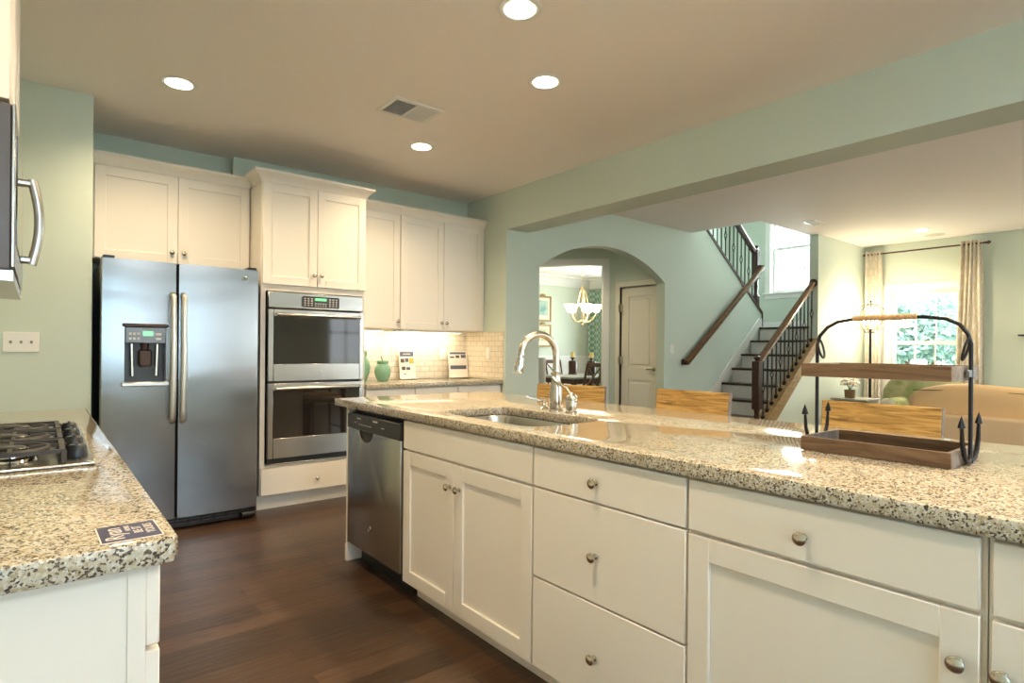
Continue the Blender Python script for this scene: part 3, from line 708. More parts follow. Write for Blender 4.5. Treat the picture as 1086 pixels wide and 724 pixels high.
def badge(X, x, y, z, r, parent):
    o = MB(X).lathe([(r, 0), (r, 0.002), (r*0.9, 0.003), (r*0.86, 0.0015), (0, 0.0015)], (x, y, z), (0, -1, 0), 28).build('badge', 'chrome', parent)
    for ch, dx, dz in (('G', -0.24, 0.04), ('E', 0.24, -0.04)):
        text('badge_letter', ch, r*1.05, X @ Matrix.Translation((x+dx*r, y-0.0022, z+dz*r)) @ Matrix.Rotation(R(90), 4, 'X') @ Matrix.Shear('XZ', 4, (0.0, 0.0)), 'charcoal', o)
    return o
badge(X, 0.29, -0.022, 0.255, 0.016, dw)

# --- refrigerator
fr = thing('refrigerator', 'stainless side-by-side refrigerator with water dispenser', 'refrigerator', (0.742, 4.7, 0))
FX0, FX1, FY = 0.286, 1.203, 4.335
MB().box(FX0+0.004, FX1-0.004, 4.415, 5.10, 0.02, 1.735, 0.004).build('body', 'charcoal', fr)
def fdoor(x0, x1, hole=None):
    # slightly bowed front
    b = bmesh.new(); nx_ = 14; fr_ = []
    def yy(x): u = (x-x0)/(x1-x0)*2-1; return FY-0.010*(1-u*u) + (0.012 if abs(u) > 0.985 else 0)
    us = [x0+(x1-x0)*i/nx_ for i in range(nx_+1)]
    us = [x0, x0+0.006]+us[1:-1]+[x1-0.006, x1]
    prof = [(x, yy(x)) for x in us]+[(x1, 4.408), (x0, 4.408)]
    return prof
DX0, DX1, DZ0, DZ1 = 0.408, 0.634, 0.985, 1.335
p = fdoor(FX0, 0.694)
dl = MB()
for z0, z1, cut in ((0.085, DZ0, False), (DZ1, 1.752, False)): dl.prism(p, 'z', z0, z1)
pl = [q for q in p if q[0] <= DX0]
def clip(prof, a, b_):
    # clip bowed outline between x=a and x=b
    def fy(x):
        P = [q for q in prof if q[1] < 4.4]
        for (xa, ya), (xb, yb) in zip(P, P[1:]):
            if xa <= x <= xb: return ya+(yb-ya)*(x-xa)/max(1e-9, xb-xa)
    xs = [a]+[q[0] for q in prof if q[1] < 4.4 and a < q[0] < b_]+[b_]
    return [(x, fy(x)) for x in xs]+[(b_, 4.408), (a, 4.408)]
dl.prism(clip(p, FX0, DX0), 'z', DZ0, DZ1); dl.prism(clip(p, DX1, 0.694), 'z', DZ0, DZ1)
ld = dl.build('door', 'steel', fr, smooth=30)
rd = MB().prism(fdoor(0.700, FX1), 'z', 0.085, 1.752).build('door', 'steel', fr, smooth=30)
def fhandle(x, par):
    pts_ = [(x, FY-0.005, 0.72), (x, FY-0.045, 0.735)]+[(x, FY-0.05-0.018*math.sin(math.pi*i/12), 0.75+0.77*i/12) for i in range(13)]+[(x, FY-0.045, 1.535), (x, FY-0.005, 1.55)]
    MB().tube(pts_, 0.0155, 12, sq=1.15).build('handle', 'handle', par)
fhandle(0.668, ld); fhandle(0.728, rd)
MB().box(DX0-0.012, DX1+0.012, 4.318, 4.336, DZ1-0.004, DZ1+0.018, 0.004).build('dispenser_cap', 'rod', fr)
dp = MB().box(DX0-0.016, DX1+0.016, 4.308, 4.345, DZ0-0.03, DZ0, 0.006).build('dispenser_trim', 'handle', fr)
ds = MB().box(DX0, DX1, 4.395, 4.406, DZ0, DZ1).box(DX0, DX0+0.006, 4.335, 4.4, DZ0, DZ1).box(DX1-0.006, DX1, 4.335, 4.4, DZ0, DZ1).build('dispenser_recess', 'charcoal', fr)
cp = MB().box(DX0+0.004, DX1-0.004, 4.322, 4.36, DZ1-0.105, DZ1-0.005, 0.003).build('dispenser_panel', 'pewter', fr)
MB().box(0.505, 0.56, 4.319, 4.3225, DZ1-0.06, DZ1-0.03).build('screen', 'display', cp)
for i in range(3):
    for j in range(2): MB().box(0.43+i*0.022, 0.444+i*0.022, 4.319, 4.3225, DZ1-0.085+j*0.03, DZ1-0.07+j*0.03).build('button', 'linen', cp)
for j in range(2): MB().box(0.575, 0.605, 4.319, 4.3225, DZ1-0.085+j*0.03, DZ1-0.07+j*0.03).build('button', 'linen', cp)
MB().box(0.485, 0.56, 4.35, 4.396, 1.08, 1.19, 0.01).lathe([(0.022, 0), (0.026, 0.05)], (0.522, 4.372, 1.19)).build('water_paddle', 'rod', fr)
MB().tube([(0.45, 4.375, DZ1-0.11), (0.455, 4.375, 1.02)], 0.012).tube([(0.59, 4.375, DZ1-0.11), (0.585, 4.375, 1.02)], 0.012).build('spout_tube', 'nickel', fr)
MB().box(FX0+0.01, FX1-0.01, 4.375, 4.42, 0.012, 0.08).build('kick_grille', 'black', fr)
gs = MB()
for i in range(11): gs.box(FX0+0.03+i*0.078, FX0+0.095+i*0.078, 4.371, 4.376, 0.03, 0.037); gs.box(FX0+0.03+i*0.078, FX0+0.095+i*0.078, 4.371, 4.376, 0.052, 0.059)
gs.build('grille_slat', 'charcoal', fr)
MB().tube([(1.19, 4.36, 0.035), (1.1, 4.345, 0.035)], 0.022, 10).box(0.34, 0.36, 4.38, 4.40, 0, 0.02).box(1.12, 1.16, 4.40, 4.44, 0, 0.02).box(0.34, 0.38, 5.0, 5.04, 0, 0.021).box(1.12, 1.16, 5.0, 5.04, 0, 0.021).build('foot', 'black', fr)
MB().box(FX0+0.01, FX0+0.07, 4.35, 4.47, 1.7525, 1.772, 0.004).box(FX1-0.07, FX1-0.01, 4.35, 4.47, 1.7525, 1.772, 0.004).build('hinge_cover', 'black', fr)
badge(Matrix.Identity(4), 1.105, FY-0.0085, 1.69, 0.017, fr)

# --- double wall oven
OX0, OX1, OY = 1.296, 2.048, 4.447
ov = thing('wall_oven', 'stainless double wall oven built into the tall cream cabinet', 'oven', (1.672, 4.7, 0.335))
MB().box(OX0+0.012, OX1-0.012, 4.49, 5.02, 0.342, 1.628).build('housing', 'black', ov)
MB().box(OX0, OX1, OY-0.004, 4.4655, 1.502, 1.628, 0.008).build('control_fascia', 'steel_plain', ov)
cpn = MB().box(1.545, 1.838, OY-0.008, OY-0.003, 1.518, 1.602, 0.008).build('keypad', 'charcoal', ov)
MB().box(1.645, 1.735, OY-0.010, OY-0.0075, 1.572, 1.592).build('display', 'display', cpn)
keys = [(x0+i*0.026, 1.53+j*0.017, 0.013) for x0 in (1.562, 1.757) for i in range(3) for j in range(4)]+[(1.645+i*0.02, z, 0.010) for i in range(5) for z in (1.545, 1.528)]
for x, z, w_ in keys: MB().box(x, x+w_, OY-0.0095, OY-0.0075, z, z+0.008).build('button', 'linen', cpn)
for z0, z1, ga, gb in ((0.958, 1.494, 1.087, 1.437), (0.385, 0.944, 0.535, 0.888)):
    d_ = MB().box(OX0+0.002, OX0+0.042, OY-0.012, 4.4655, z0, z1, 0.003).box(OX1-0.036, OX1-0.002, OY-0.012, 4.4655, z0, z1, 0.003).box(OX0+0.042, OX1-0.036, OY-0.012, 4.4655, z0, ga, 0.003).box(OX0+0.042, OX1-0.036, OY-0.012, 4.4655, gb, z1, 0.003).build('oven_door', 'steel_plain', ov)
    MB().box(OX0+0.042, OX1-0.036, OY-0.010, 4.46, ga, gb).build('door_glass', 'glass_dark', d_)
    zh = gb+0.016
    MB().tube([(OX0+0.05, OY-0.052, zh), (OX1-0.045, OY-0.052, zh)], 0.0135, 12).box(OX0+0.052, OX0+0.072, OY-0.052, OY-0.012, zh-0.009, zh+0.009).box(OX1-0.068, OX1-0.048, OY-0.052, OY-0.012, zh-0.009, zh+0.009).build('handle', 'steel_plain', d_)
badge(Matrix.Identity(4), 1.682, OY-0.012, 1.020, 0.016, ov)
vg = MB().box(OX0+0.004, OX1-0.004, OY+0.004, 4.4655, 0.348, 0.383)
vg.build('vent_grille', 'black', ov)
MB().box(OX0, OX1, OY-0.006, 4.4655, 0.337, 0.347, 0.002).build('bottom_trim', 'steel_plain', ov)

# --- left run
LX = 0.131
lf = [('drawer', 0.004, 0.70, 0.738, 0.866, 0.35, 0.80), ('door', 0.004, 0.70, 0.116, 0.730, 0.66, 0.65),
      ('drawer', 0.706, 1.48, 0.738, 0.866, 1.09, 0.80), ('door', 0.706, 1.09, 0.116, 0.730, 1.05, 0.65), ('door', 1.094, 1.48, 0.116, 0.730, 1.13, 0.65),
      ('drawer', 1.486, 2.32, 0.738, 0.866, 1.9, 0.80), ('door', 1.486, 1.90, 0.116, 0.730, 1.86, 0.65), ('door', 1.904, 2.32, 0.116, 0.730, 1.95, 0.65)]
def lbody(b):
    b.box(0, 2.326, 0, 0.573, 0.112, 0.80); b.box(0, 0.70, 0, 0.573, 0.80, 0.872); b.box(1.50, 2.326, 0, 0.573, 0.80, 0.872); b.box(0.70, 1.50, 0, 0.02, 0.80, 0.872)
rt, X = cabinet('base_cabinet', 'white base cabinet under the cooktop counter at the left edge', (LX, 1.064, 0), R(90), 2.326, 0.573, 0.112, 0.872, lf, toe=0.1, body=lbody)
MB(X).box(-0.004, 0.0, 0.002, 0.024, 0.112, 0.872).box(-0.003, 0.0, 0.0, 0.575, 0.0, 0.112).build('corner_stile', 'cab', rt)
mb = MB().holed([(-0.445, 1.028), (0.150, 1.028), (0.165, 1.034), (0.172, 1.05), (0.172, 3.40), (-0.445, 3.40)], [rect(-0.40, 0.09, 1.80, 2.51)], 'z', 0.874, 0.914, 0.006)
tag(mb.build('countertop', 'granite', None, loc=(-0.14, 2.2, 0.874), smooth=30), 'granite countertop on the left holding the gas cooktop', 'countertop')
# cooktop
ct = thing('gas_cooktop', 'stainless gas cooktop with cast iron grates in the left counter', 'cooktop', (-0.155, 2.155, 0.914))
CX0, CX1, CY0, CY1 = -0.42, 0.112, 1.772, 2.535
MB().box(CX0, CX1, CY0, CY1, 0.9145, 0.922, 0.003).box(CX0+0.03, CX1-0.03, CY0+0.035, CY1-0.03, 0.85, 0.9145).box(CX1-0.03, CX1-0.004, CY0+0.01, CY1-0.01, 0.922, 0.9245, 0.001).build('cooktop_tray', 'steel_plain', ct)
zg = 0.950
for j, (a, b_) in enumerate(((1.80, 2.02), (2.035, 2.27), (2.285, 2.505))):
    gr = MB(); cy_ = (a+b_)/2
    x0, x1 = -0.395, 0.045
    for y in (a+0.01, b_-0.01): gr.tube([(x0, y, zg), (x1, y, zg)], 0.007, 4)
    for x in (x0, x1): gr.tube([(x, a+0.005, zg), (x, b_-0.005, zg)], 0.008, 4)
    gr.tube([((x0+x1)/2, a+0.01, zg), ((x0+x1)/2, b_-0.01, zg)], 0.006, 4)
    for cx_ in (-0.28, -0.055):
        gr.tube([(cx_+0.075*math.cos(R(t_)), cy_+0.075*math.sin(R(t_)), zg) for t_ in range(0, 360, 20)], 0.006, 6, closed=True)
        for dx, dy in ((1, 0), (-1, 0), (0, 1), (0, -1)):
            gr.tube([(cx_+dx*0.035, cy_+dy*0.035, zg+0.002), (cx_+dx*0.11, cy_+dy*0.10, zg+0.002)], 0.006, 4)
    for x in (x0, x1):
        for y in (a+0.012, b_-0.012): gr.tube([(x, y, 0.923), (x, y, zg)], 0.009, 6)
    gr.build('grate', 'castiron', ct, smooth=30)
    for cx_ in (-0.28, -0.055):
        bu = MB().lathe([(0.055, 0), (0.05, 0.012), (0.035, 0.014), (0.035, 0.022)], (cx_, cy_, 0.9222)).build('burner', 'chrome', ct)
        MB().lathe([(0.034, 0), (0.034, 0.008), (0.028, 0.012), (0, 0.012)], (cx_, cy_, 0.9445)).build('burner_cap', 'black', bu)
for i in range(4):
    MB().lathe([(0.023, 0), (0.024, 0.004), (0.021, 0.026), (0.016, 0.032), (0.0, 0.033)], (0.076, 1.88+i*0.18, 0.9222), seg=20).box(0.073, 0.079, 1.862+i*0.18, 1.898+i*0.18, 0.945, 0.959).build('control_knob', 'black', ct)
# card on the counter
cd = thing('business_card', 'navy card with cream lettering on the left counter corner', 'card', (0.112, 1.10, 0.9145), R(1))
Xc = frame((0.112, 1.10, 0.9145), R(1))
MB(Xc).box(-0.041, 0.041, -0.048, 0.048, 0, 0.0008).build('card_border', 'cream_ink', cd)
MB(Xc).box(-0.039, 0.039, -0.046, 0.046, 0.0008, 0.0013).build('card_face', 'navy', cd)
UP = Matrix.Rotation(R(90), 4, 'Z')
for body, size, x, y in (('Ryan', 0.036, -0.020, -0.004), ('HOMES', 0.010, -0.0005, 0.018), ('BE IT', 0.018, 0.012, 0.002), ('YOURS', 0.018, 0.028, 0.002)):
    text('lettering', body, size, Xc @ Matrix.Translation((x, y, 0.0016)) @ UP, 'cream_ink', cd, ext=0.0002)
# microwave and cabinet above it
mw = thing('microwave', 'stainless over-the-range microwave with curved handle at the left edge', 'microwave', (-0.25, 2.15, 1.385))
MB().box(-0.445, -0.054, 1.775, 2.53, 1.385, 1.768, 0.003).build('housing', 'mw_side', mw)
md = MB().box(-0.054, -0.047, 1.772, 2.533, 1.39, 1.768, 0.002).build('door', 'steel_plain', mw)
MB().box(-0.047, -0.044, 1.83, 2.22, 1.45, 1.71).build('window', 'glass_dark', md)
MB().tube([(-0.047, 2.30, 1.700), (-0.018, 2.30, 1.700)], 0.012).tube([(-0.047, 2.30, 1.468), (-0.018, 2.30, 1.468)], 0.012).tube([(-0.022+0.018*math.sin(math.pi*i/12), 2.30, 1.455+0.258*i/12) for i in range(13)], 0.013, 10).build('handle', 'steel_plain', md)
MB().box(-0.44, -0.05, 1.79, 2.52, 1.360, 1.384).build('vent_base', 'steel_plain', mw)
sl = MB()
for i in range(5): sl.box(-0.40+i*0.07, -0.36+i*0.07, 1.85, 2.0, 1.3585, 1.3605)
sl.build('vent_slot', 'black', mw)
rt, X = cabinet('microwave_cabinet', 'white wall cabinet directly above the microwave at the left edge', (-0.078, 1.772, 0), R(90), 0.765, 0.367, 1.772, 2.425,
    [('door', 0.004, 0.380, 1.778, 2.418, None, 0), ('door', 0.384, 0.761, 1.778, 2.418, None, 0)])
MB(X).box(-0.006, 0, 0.02, 0.36, 1.80, 2.42).box(-0.010, 0, 0.0, 0.02, 1.772, 2.425).build('side_panel', 'cab', rt)
crown_piece(X, 0.765, 0.365, 2.425, 2.50, 0.055).build('crown_moulding', 'cab', rt)

# ================================================================== SMALL THINGS IN THE KITCHEN
def downlight(x, y, label, energy=42, z=H):
    t_ = thing('recessed_downlight', label, 'ceiling light', (x, y, z), group='recessed ceiling lights')
    MB().lathe([(0.070, -0.001), (0.082, -0.003), (0.096, -0.004), (0.102, -0.001), (0.102, 0.0), (0.070, 0.0)], (x, y, z-0.0005), seg=36).build('trim_ring', 'trim', t_)
    MB().lathe([(0.0, 0), (0.069, 0), (0.069, 0.004), (0.0, 0.004)], (x, y, z-0.005), seg=36).build('lens', 'frost', t_)
    light('ceiling_spot', 'SPOT', (x, y, z-0.02), energy, WARM, spot_size=R(150), spot_blend=0.8, shadow_soft_size=0.07)
downlight(0.62, 3.866, 'recessed ceiling light in front of the refrigerator')
downlight(2.24, 3.871, 'recessed ceiling light nearest the wall cabinets, just past the ceiling vent')
downlight(2.24, 2.474, 'recessed ceiling light over the sink and faucet')
downlight(1.67, 2.02, 'recessed ceiling light cut by the top edge of the photo')
downlight(8.54, 2.418, 'recessed ceiling light in front of the family room window')
for x, y in ((0.62, 1.3), (2.3, -0.4), (2.3, 0.2), (5.0, 0.3), (6.2, -1.3), (7.6, 0.7)):  # unseen spots without fixtures, added to brighten kitchen and family room
    light('ceiling_spot', 'SPOT', (x, y, H-0.02), 45, WARM, spot_size=R(150), spot_blend=0.8, shadow_soft_size=0.07)
def vent(name, label, x, y, w, d, rz=0):
    t_ = thing(name, label, 'vent', (x, y, H)); X = frame((x, y, H), rz)
    MB(X).box(-w/2, w/2, -d/2, -d/2+0.025, -0.008, 0).box(-w/2, w/2, d/2-0.025, d/2, -0.008, 0).box(-w/2, -w/2+0.025, -d/2+0.025, d/2-0.025, -0.008, 0).box(w/2-0.025, w/2, -d/2+0.025, d/2-0.025, -0.008, 0).box(-0.008, 0.008, -d/2+0.025, d/2-0.025, -0.007, 0).build('frame', 'trim', t_)
    MB(X).box(-w/2+0.02, w/2-0.02, -d/2+0.02, d/2-0.02, -0.0015, -0.0003).build('duct_opening', 'black', t_)
    s = MB(X)
    for k_ in range(15):
        for s0, s1, tilt in ((-w/2+0.025, -0.008, 0.9), (0.008, w/2-0.025, -0.9)):
            y_ = -d/2+0.032+k_*(d-0.064)/14
            Xs = Matrix.Translation(((s0+s1)/2, y_, -0.004)) @ Matrix.Rotation(tilt, 4, 'X')
            s.box(-(s1-s0)/2, (s1-s0)/2, -0.005, 0.005, -0.0006, 0.0006, X=Xs)
    s.build('louver', 'trim', t_)
vent('ceiling_vent', 'white louvred air vent in the kitchen ceiling', 1.84, 3.325, 0.345, 0.26)
vent('ceiling_vent', 'small air vent in the family room ceiling near the stairs', 7.115, 3.10, 0.30, 0.15)
spk = thing('ceiling_speaker', 'flat grey round disc in the family room ceiling beside its recessed light', 'ceiling speaker', (9.0, 2.40, H))
MB().lathe([(0, 0), (0.11, 0), (0.115, 0.004), (0.0, 0.004)], (9.0, 2.40, H-0.0045), seg=32).build('grille', 'linen', spk)
# switch plates and outlets
def plate(name, label, cat, X, gangs=1, slots='switch', h=0.115):
    w = 0.07 if gangs == 1 else 0.046*gangs+0.025
    t_ = thing(name, label, cat, X.translation); b = MB(X); b.box(-w/2, w/2, -0.006, -0.0005, -h/2, h/2, 0.002); b.build('cover_plate', 'plastic', t_)
    for i in range(gangs):
        x = (i-(gangs-1)/2)*0.046
        if slots == 'switch': MB(X).box(x-0.005, x+0.005, -0.014, -0.006, -0.004, 0.012).box(x-0.008, x+0.008, -0.0068, -0.006, -0.014, 0.014).build('toggle', 'plastic', t_)
        elif slots == 'screw': MB(X).box(x-0.006, x+0.006, -0.0075, -0.006, -0.008, 0.008).box(x-0.0035, x+0.0035, -0.0125, -0.006, -0.002, 0.006).build('toggle', 'gray_plastic', t_)
        else:
            for z in (-0.022, 0.022): MB(X).lathe([(0.016, 0), (0.016, 0.0015), (0.0, 0.0015)], (x, -0.006, z), (0, -1, 0)).build('socket', 'plastic', t_)
plate('light_switch', 'white three-gang switch plate on the wall above the cooktop counter', 'light switch', frame((-0.085, 4.4, 1.228), 0), 3, 'screw')
plate('light_switch', 'white switch plate on the aqua wall right of the archway', 'light switch', frame((6.155, 4.393, 1.235), 0), 1, 'switch')
plate('wall_outlet', 'cream outlet on the tiled wall behind the green vases', 'outlet', frame((2.55, 5.048, 1.19), 0), 1, 'socket')
plate('wall_outlet', 'cream outlet on the tiled back wall left of the two-bar flyer', 'outlet', frame((3.19, 5.048, 1.16), 0), 1, 'socket')
plate('wall_outlet', 'cream outlet on the tiled side wall at the archway corner', 'outlet', frame((3.482, 4.66, 1.17), R(-90)), 1, 'socket')
plate('wall_outlet', 'white outlet low on the family room wall left of the grey end table', 'outlet', frame((8.02, 3.357, 0.50), 0), 1, 'socket')
# under-cabinet lights
for x0, x1, lab in ((2.12, 2.48, 'slim glowing light strip under the single-door wall cabinet'), (2.58, 3.33, 'slim glowing light strip under the two-door wall cabinet')):
    u = thing('undercabinet_light', lab, 'light', ((x0+x1)/2, 4.93, 1.385))
    MB().box(x0, x1, 4.90, 4.96, 1.368, 1.3845, 0.003).build('housing', 'trim', u)
    MB().box(x0+0.02, x1-0.02, 4.91, 4.95, 1.3655, 1.3685).build('lens', 'led', u)
    light('strip_lamp', 'AREA', ((x0+x1)/2, 4.93, 1.362), 1.0*(x1-x0)/0.5, (1.0, 0.84, 0.58), (R(18), 0, 0), shape='RECTANGLE', size=x1-x0-0.04, size_y=0.04)
# vases
def vase(x, y, r, h, label, twig):
    v = thing('vase', label, 'vase', (x, y, 0.914))
    MB().lathe([(0.0, 0.001), (r*0.55, 0.001), (r*0.62, h*0.02), (r*0.92, h*0.28), (r, h*0.48), (r*0.93, h*0.66), (r*0.70, h*0.80), (r*0.62, h*0.84), (r*0.68, h*0.88), (r*0.70, h*0.96), (r*0.66, h), (r*0.55, h), (r*0.52, h*0.85), (0, h*0.83)], (x, y, 0.914), seg=32).build('body', 'celadon', v)
    if twig: MB().tube([(x, y, 0.914+h*0.83), (x-0.005, y, 0.914+h*1.05), (x-0.018, y, 0.914+h*1.2)], 0.004, 6).build('twig', 'cork', v)
vase(2.40, 4.80, 0.074, 0.185, 'squat green vase with a twig on the tiled counter', True)
vase(2.20, 4.84, 0.09, 0.27, 'taller green vase half hidden behind the oven cabinet edge', False)
# flyers leaning on the tiles
def flyer(x0, x1, y, h, label, blocks):
    t_ = thing('flyer_holder', label, 'flyer', ((x0+x1)/2, y, 0.9145))
    X = Matrix.Translation(((x0+x1)/2, y, 0.915)) @ Matrix.Rotation(R(-7), 4, 'X'); w = x1-x0
    MB(X).box(-w/2, w/2, 0, 0.003, 0.004, h).build('sheet', 'paper', t_)
    MB(X).box(-w/2, w/2, -0.03, 0.006, 0.0, 0.004).build('stand_foot', 'paper', t_)
    for a, b_, c, d_, m in blocks: MB(X).box(-w/2+a*w, -w/2+b_*w, -0.0012, 0.0, c*h, d_*h).build('printed_block', m, t_)
flyer(2.675, 2.85, 4.985, 0.275, 'tall flyer with small photos on the tiled counter, near the green vase',
    [(0.05, 0.9, 0.80, 0.97, 'ink_blue'), (0.08, 0.32, 0.58, 0.72, 'ink_brown'), (0.36, 0.58, 0.60, 0.74, 'ink_blue'), (0.62, 0.9, 0.55, 0.74, 'ink_yellow'), (0.14, 0.36, 0.32, 0.44, 'ink_brown'), (0.42, 0.66, 0.32, 0.42, 'ink_blue'), (0.24, 0.40, 0.16, 0.19, 'ink_brown'), (0.25, 0.7, 0.87, 0.90, 'paper')])
flyer(3.235, 3.468, 4.985, 0.275, 'wide flyer with two dark title bars in the tiled corner',
    [(0.08, 0.92, 0.88, 0.96, 'ink_blue'), (0.08, 0.30, 0.74, 0.80, 'ink_brown'), (0.38, 0.58, 0.74, 0.84, 'ink_brown'), (0.66, 0.92, 0.74, 0.86, 'ink_blue'), (0.08, 0.92, 0.32, 0.46, 'ink_blue')])

# rustic two-tier stand on the island
sg = thing('tiered_stand', 'two-tier wooden crate stand with iron anchor ends on the island', 'tiered stand', (1.925, 0.63, 0.914))
TX0, TX1, TY0, TY1 = 1.795, 2.055, 0.440, 0.815
def tray(z0, z1, name, t_=0.012):
    b = MB(); b.box(TX0, TX0+t_, TY0, TY1, z0, z1, 0.001).box(TX1-t_, TX1, TY0, TY1, z0, z1, 0.001).box(TX0+t_, TX1-t_, TY0+t_, TY1-t_, z0, z0+0.008)
    o = b.build(name, 'crate', sg)
    for ya, yb in ((TY0, TY0+t_), (TY1-t_, TY1)): MB().box(TX0+t_, TX1-t_, ya, yb, z0, z1, 0.001).build('tray_end', 'plank_end', o)
    return o
tray(0.9155, 0.956, 'lower_tray'); tray(1.137, 1.176, 'upper_tray')
PX = 1.928
arch = [(PX, 0.430, 0.93), (PX, 0.430, 1.235), (PX, 0.437, 1.262), (PX, 0.455, 1.288), (PX, 0.485, 1.304), (PX, 0.53, 1.311), (PX, 0.60, 1.314), (PX, 0.66, 1.314), (PX, 0.72, 1.311), (PX, 0.765, 1.304), (PX, 0.795, 1.288), (PX, 0.817, 1.262), (PX, 0.825, 1.235), (PX, 0.825, 0.93)]
MB().tube(arch, 0.0052, 8).build('iron_frame', 'iron', sg)
jt = MB()
for i in range(30): jt.lathe([(0.0075, 0), (0.0092, 0.0028), (0.0075, 0.0056)], (PX, 0.553+i*0.0056, 1.3135), (0, 1, 0), 10)
jt.build('rope_wrap', 'jute', sg)
for y, s_ in ((0.430, -1), (0.825, 1)):
    an = MB()
    for dx in (-1, 1):
        pr = [(PX+dx*0.004, y, 0.920), (PX+dx*0.034, y, 0.926), (PX+dx*0.060, y, 0.945), (PX+dx*0.076, y, 0.975), (PX+dx*0.082, y, 1.022)]
        an.tube(pr, [0.006, 0.0068, 0.0064, 0.0058, 0.004], 6)
        an.lathe([(0.0, 0), (0.0095, 0.004), (0.006, 0.018), (0.0, 0.036)], (PX+dx*0.082, y, 1.014), (dx*0.05, 0, 1), 6)
    an.lathe([(0.013, 0), (0.013, 0.004), (0, 0.004)], (PX, y-s_*0.002 if s_ > 0 else y+0.002, 0.930), (0, s_, 0), 16)
    an.build('anchor_prongs', 'iron', sg)
    MB().tube([(PX-0.018*math.sin(a), y-s_*0.004-s_*0.012*(1-math.cos(a))*0.6, 1.222+0.03*math.cos(a)) for a in [R(q) for q in range(0, 360, 18)]], 0.0035, 6, closed=True).build('iron_loop', 'iron', sg)
    MB().box(PX-0.03, PX+0.03, min(y+s_*0.004, y-s_*0.009), max(y+s_*0.004, y-s_*0.009)-0.0035, 1.147, 1.166, 0.001).build('strap_plate', 'pewter', sg)
# bar stools
def stool():
    r_ = thing('bar_stool', 'x', 'bar stool', (0, 0, 0), group='plank-back stools at the island')
    W2 = 0.235
    def part(b, n, m): return b.build(n, m, r_, local=True)
    # local: x = across, +y = away from the island, back at y=+0.0
    T = Matrix.Translation((0, 0.0, 0.80)) @ Matrix.Rotation(R(-7), 4, 'X')
    b = MB(); b.box(-W2+0.002, W2-0.002, 0, 0.032, 0.0, 0.188, 0.003, X=T); bk = part(b, 'backrest', 'plank_stool')
    e_ = MB(); e_.box(-W2, -W2+0.003, 0.001, 0.031, 0.001, 0.187, X=T); e_.box(W2-0.003, W2, 0.001, 0.031, 0.001, 0.187, X=T); e_.build('end_grain', 'plank_end', bk, local=True)
    b = MB(); b.box(-0.21, 0.21, -0.39, 0.01, 0.62, 0.66, 0.008); part(b, 'seat', 'plank_stool')
    for sx in (-1, 1):
        b = MB(); b.tube([(sx*0.19, 0.03, 0.0), (sx*0.185, 0.015, 0.64), (sx*0.185, 0.035, 0.86)], 0.017, 4); part(b, 'leg', 'iron')
        b = MB(); b.tube([(sx*0.19, -0.38, 0.0), (sx*0.18, -0.36, 0.64)], 0.017, 4); part(b, 'leg', 'iron')
    b = MB(); b.tube([(-0.187, -0.375, 0.25), (0.187, -0.375, 0.25)], 0.012, 6); b.tube([(-0.187, 0.025, 0.25), (0.187, 0.025, 0.25)], 0.012, 6); part(b, 'foot_rail', 'iron')
    return r_
M['plank_stool'] = wood('golden_weathered_plank', (0.13, 0.075, 0.025), (0.37, 0.215, 0.062), (0.54, 0.36, 0.13), 0.55, (1.2, 14, 14))
s0 = stool()
# local +y points to world +X, local x runs to -Y when rz=-90
stools = [((2.615, 2.64), -68, 'stool with a wooden plank back, behind the faucet'), ((2.83, 1.905), -90, 'stool with a wooden plank back, below the aqua wall handrail'), ((2.83, 0.962), -90, 'stool with a wooden plank back, behind the two-tier crate stand')]
for i, ((x, y), a, lab) in enumerate(stools):
    s = s0 if i == 0 else copy_tree(s0)
    s.location = (x, y, 0); s.rotation_euler = (0, 0, R(a)); s['label'] = lab

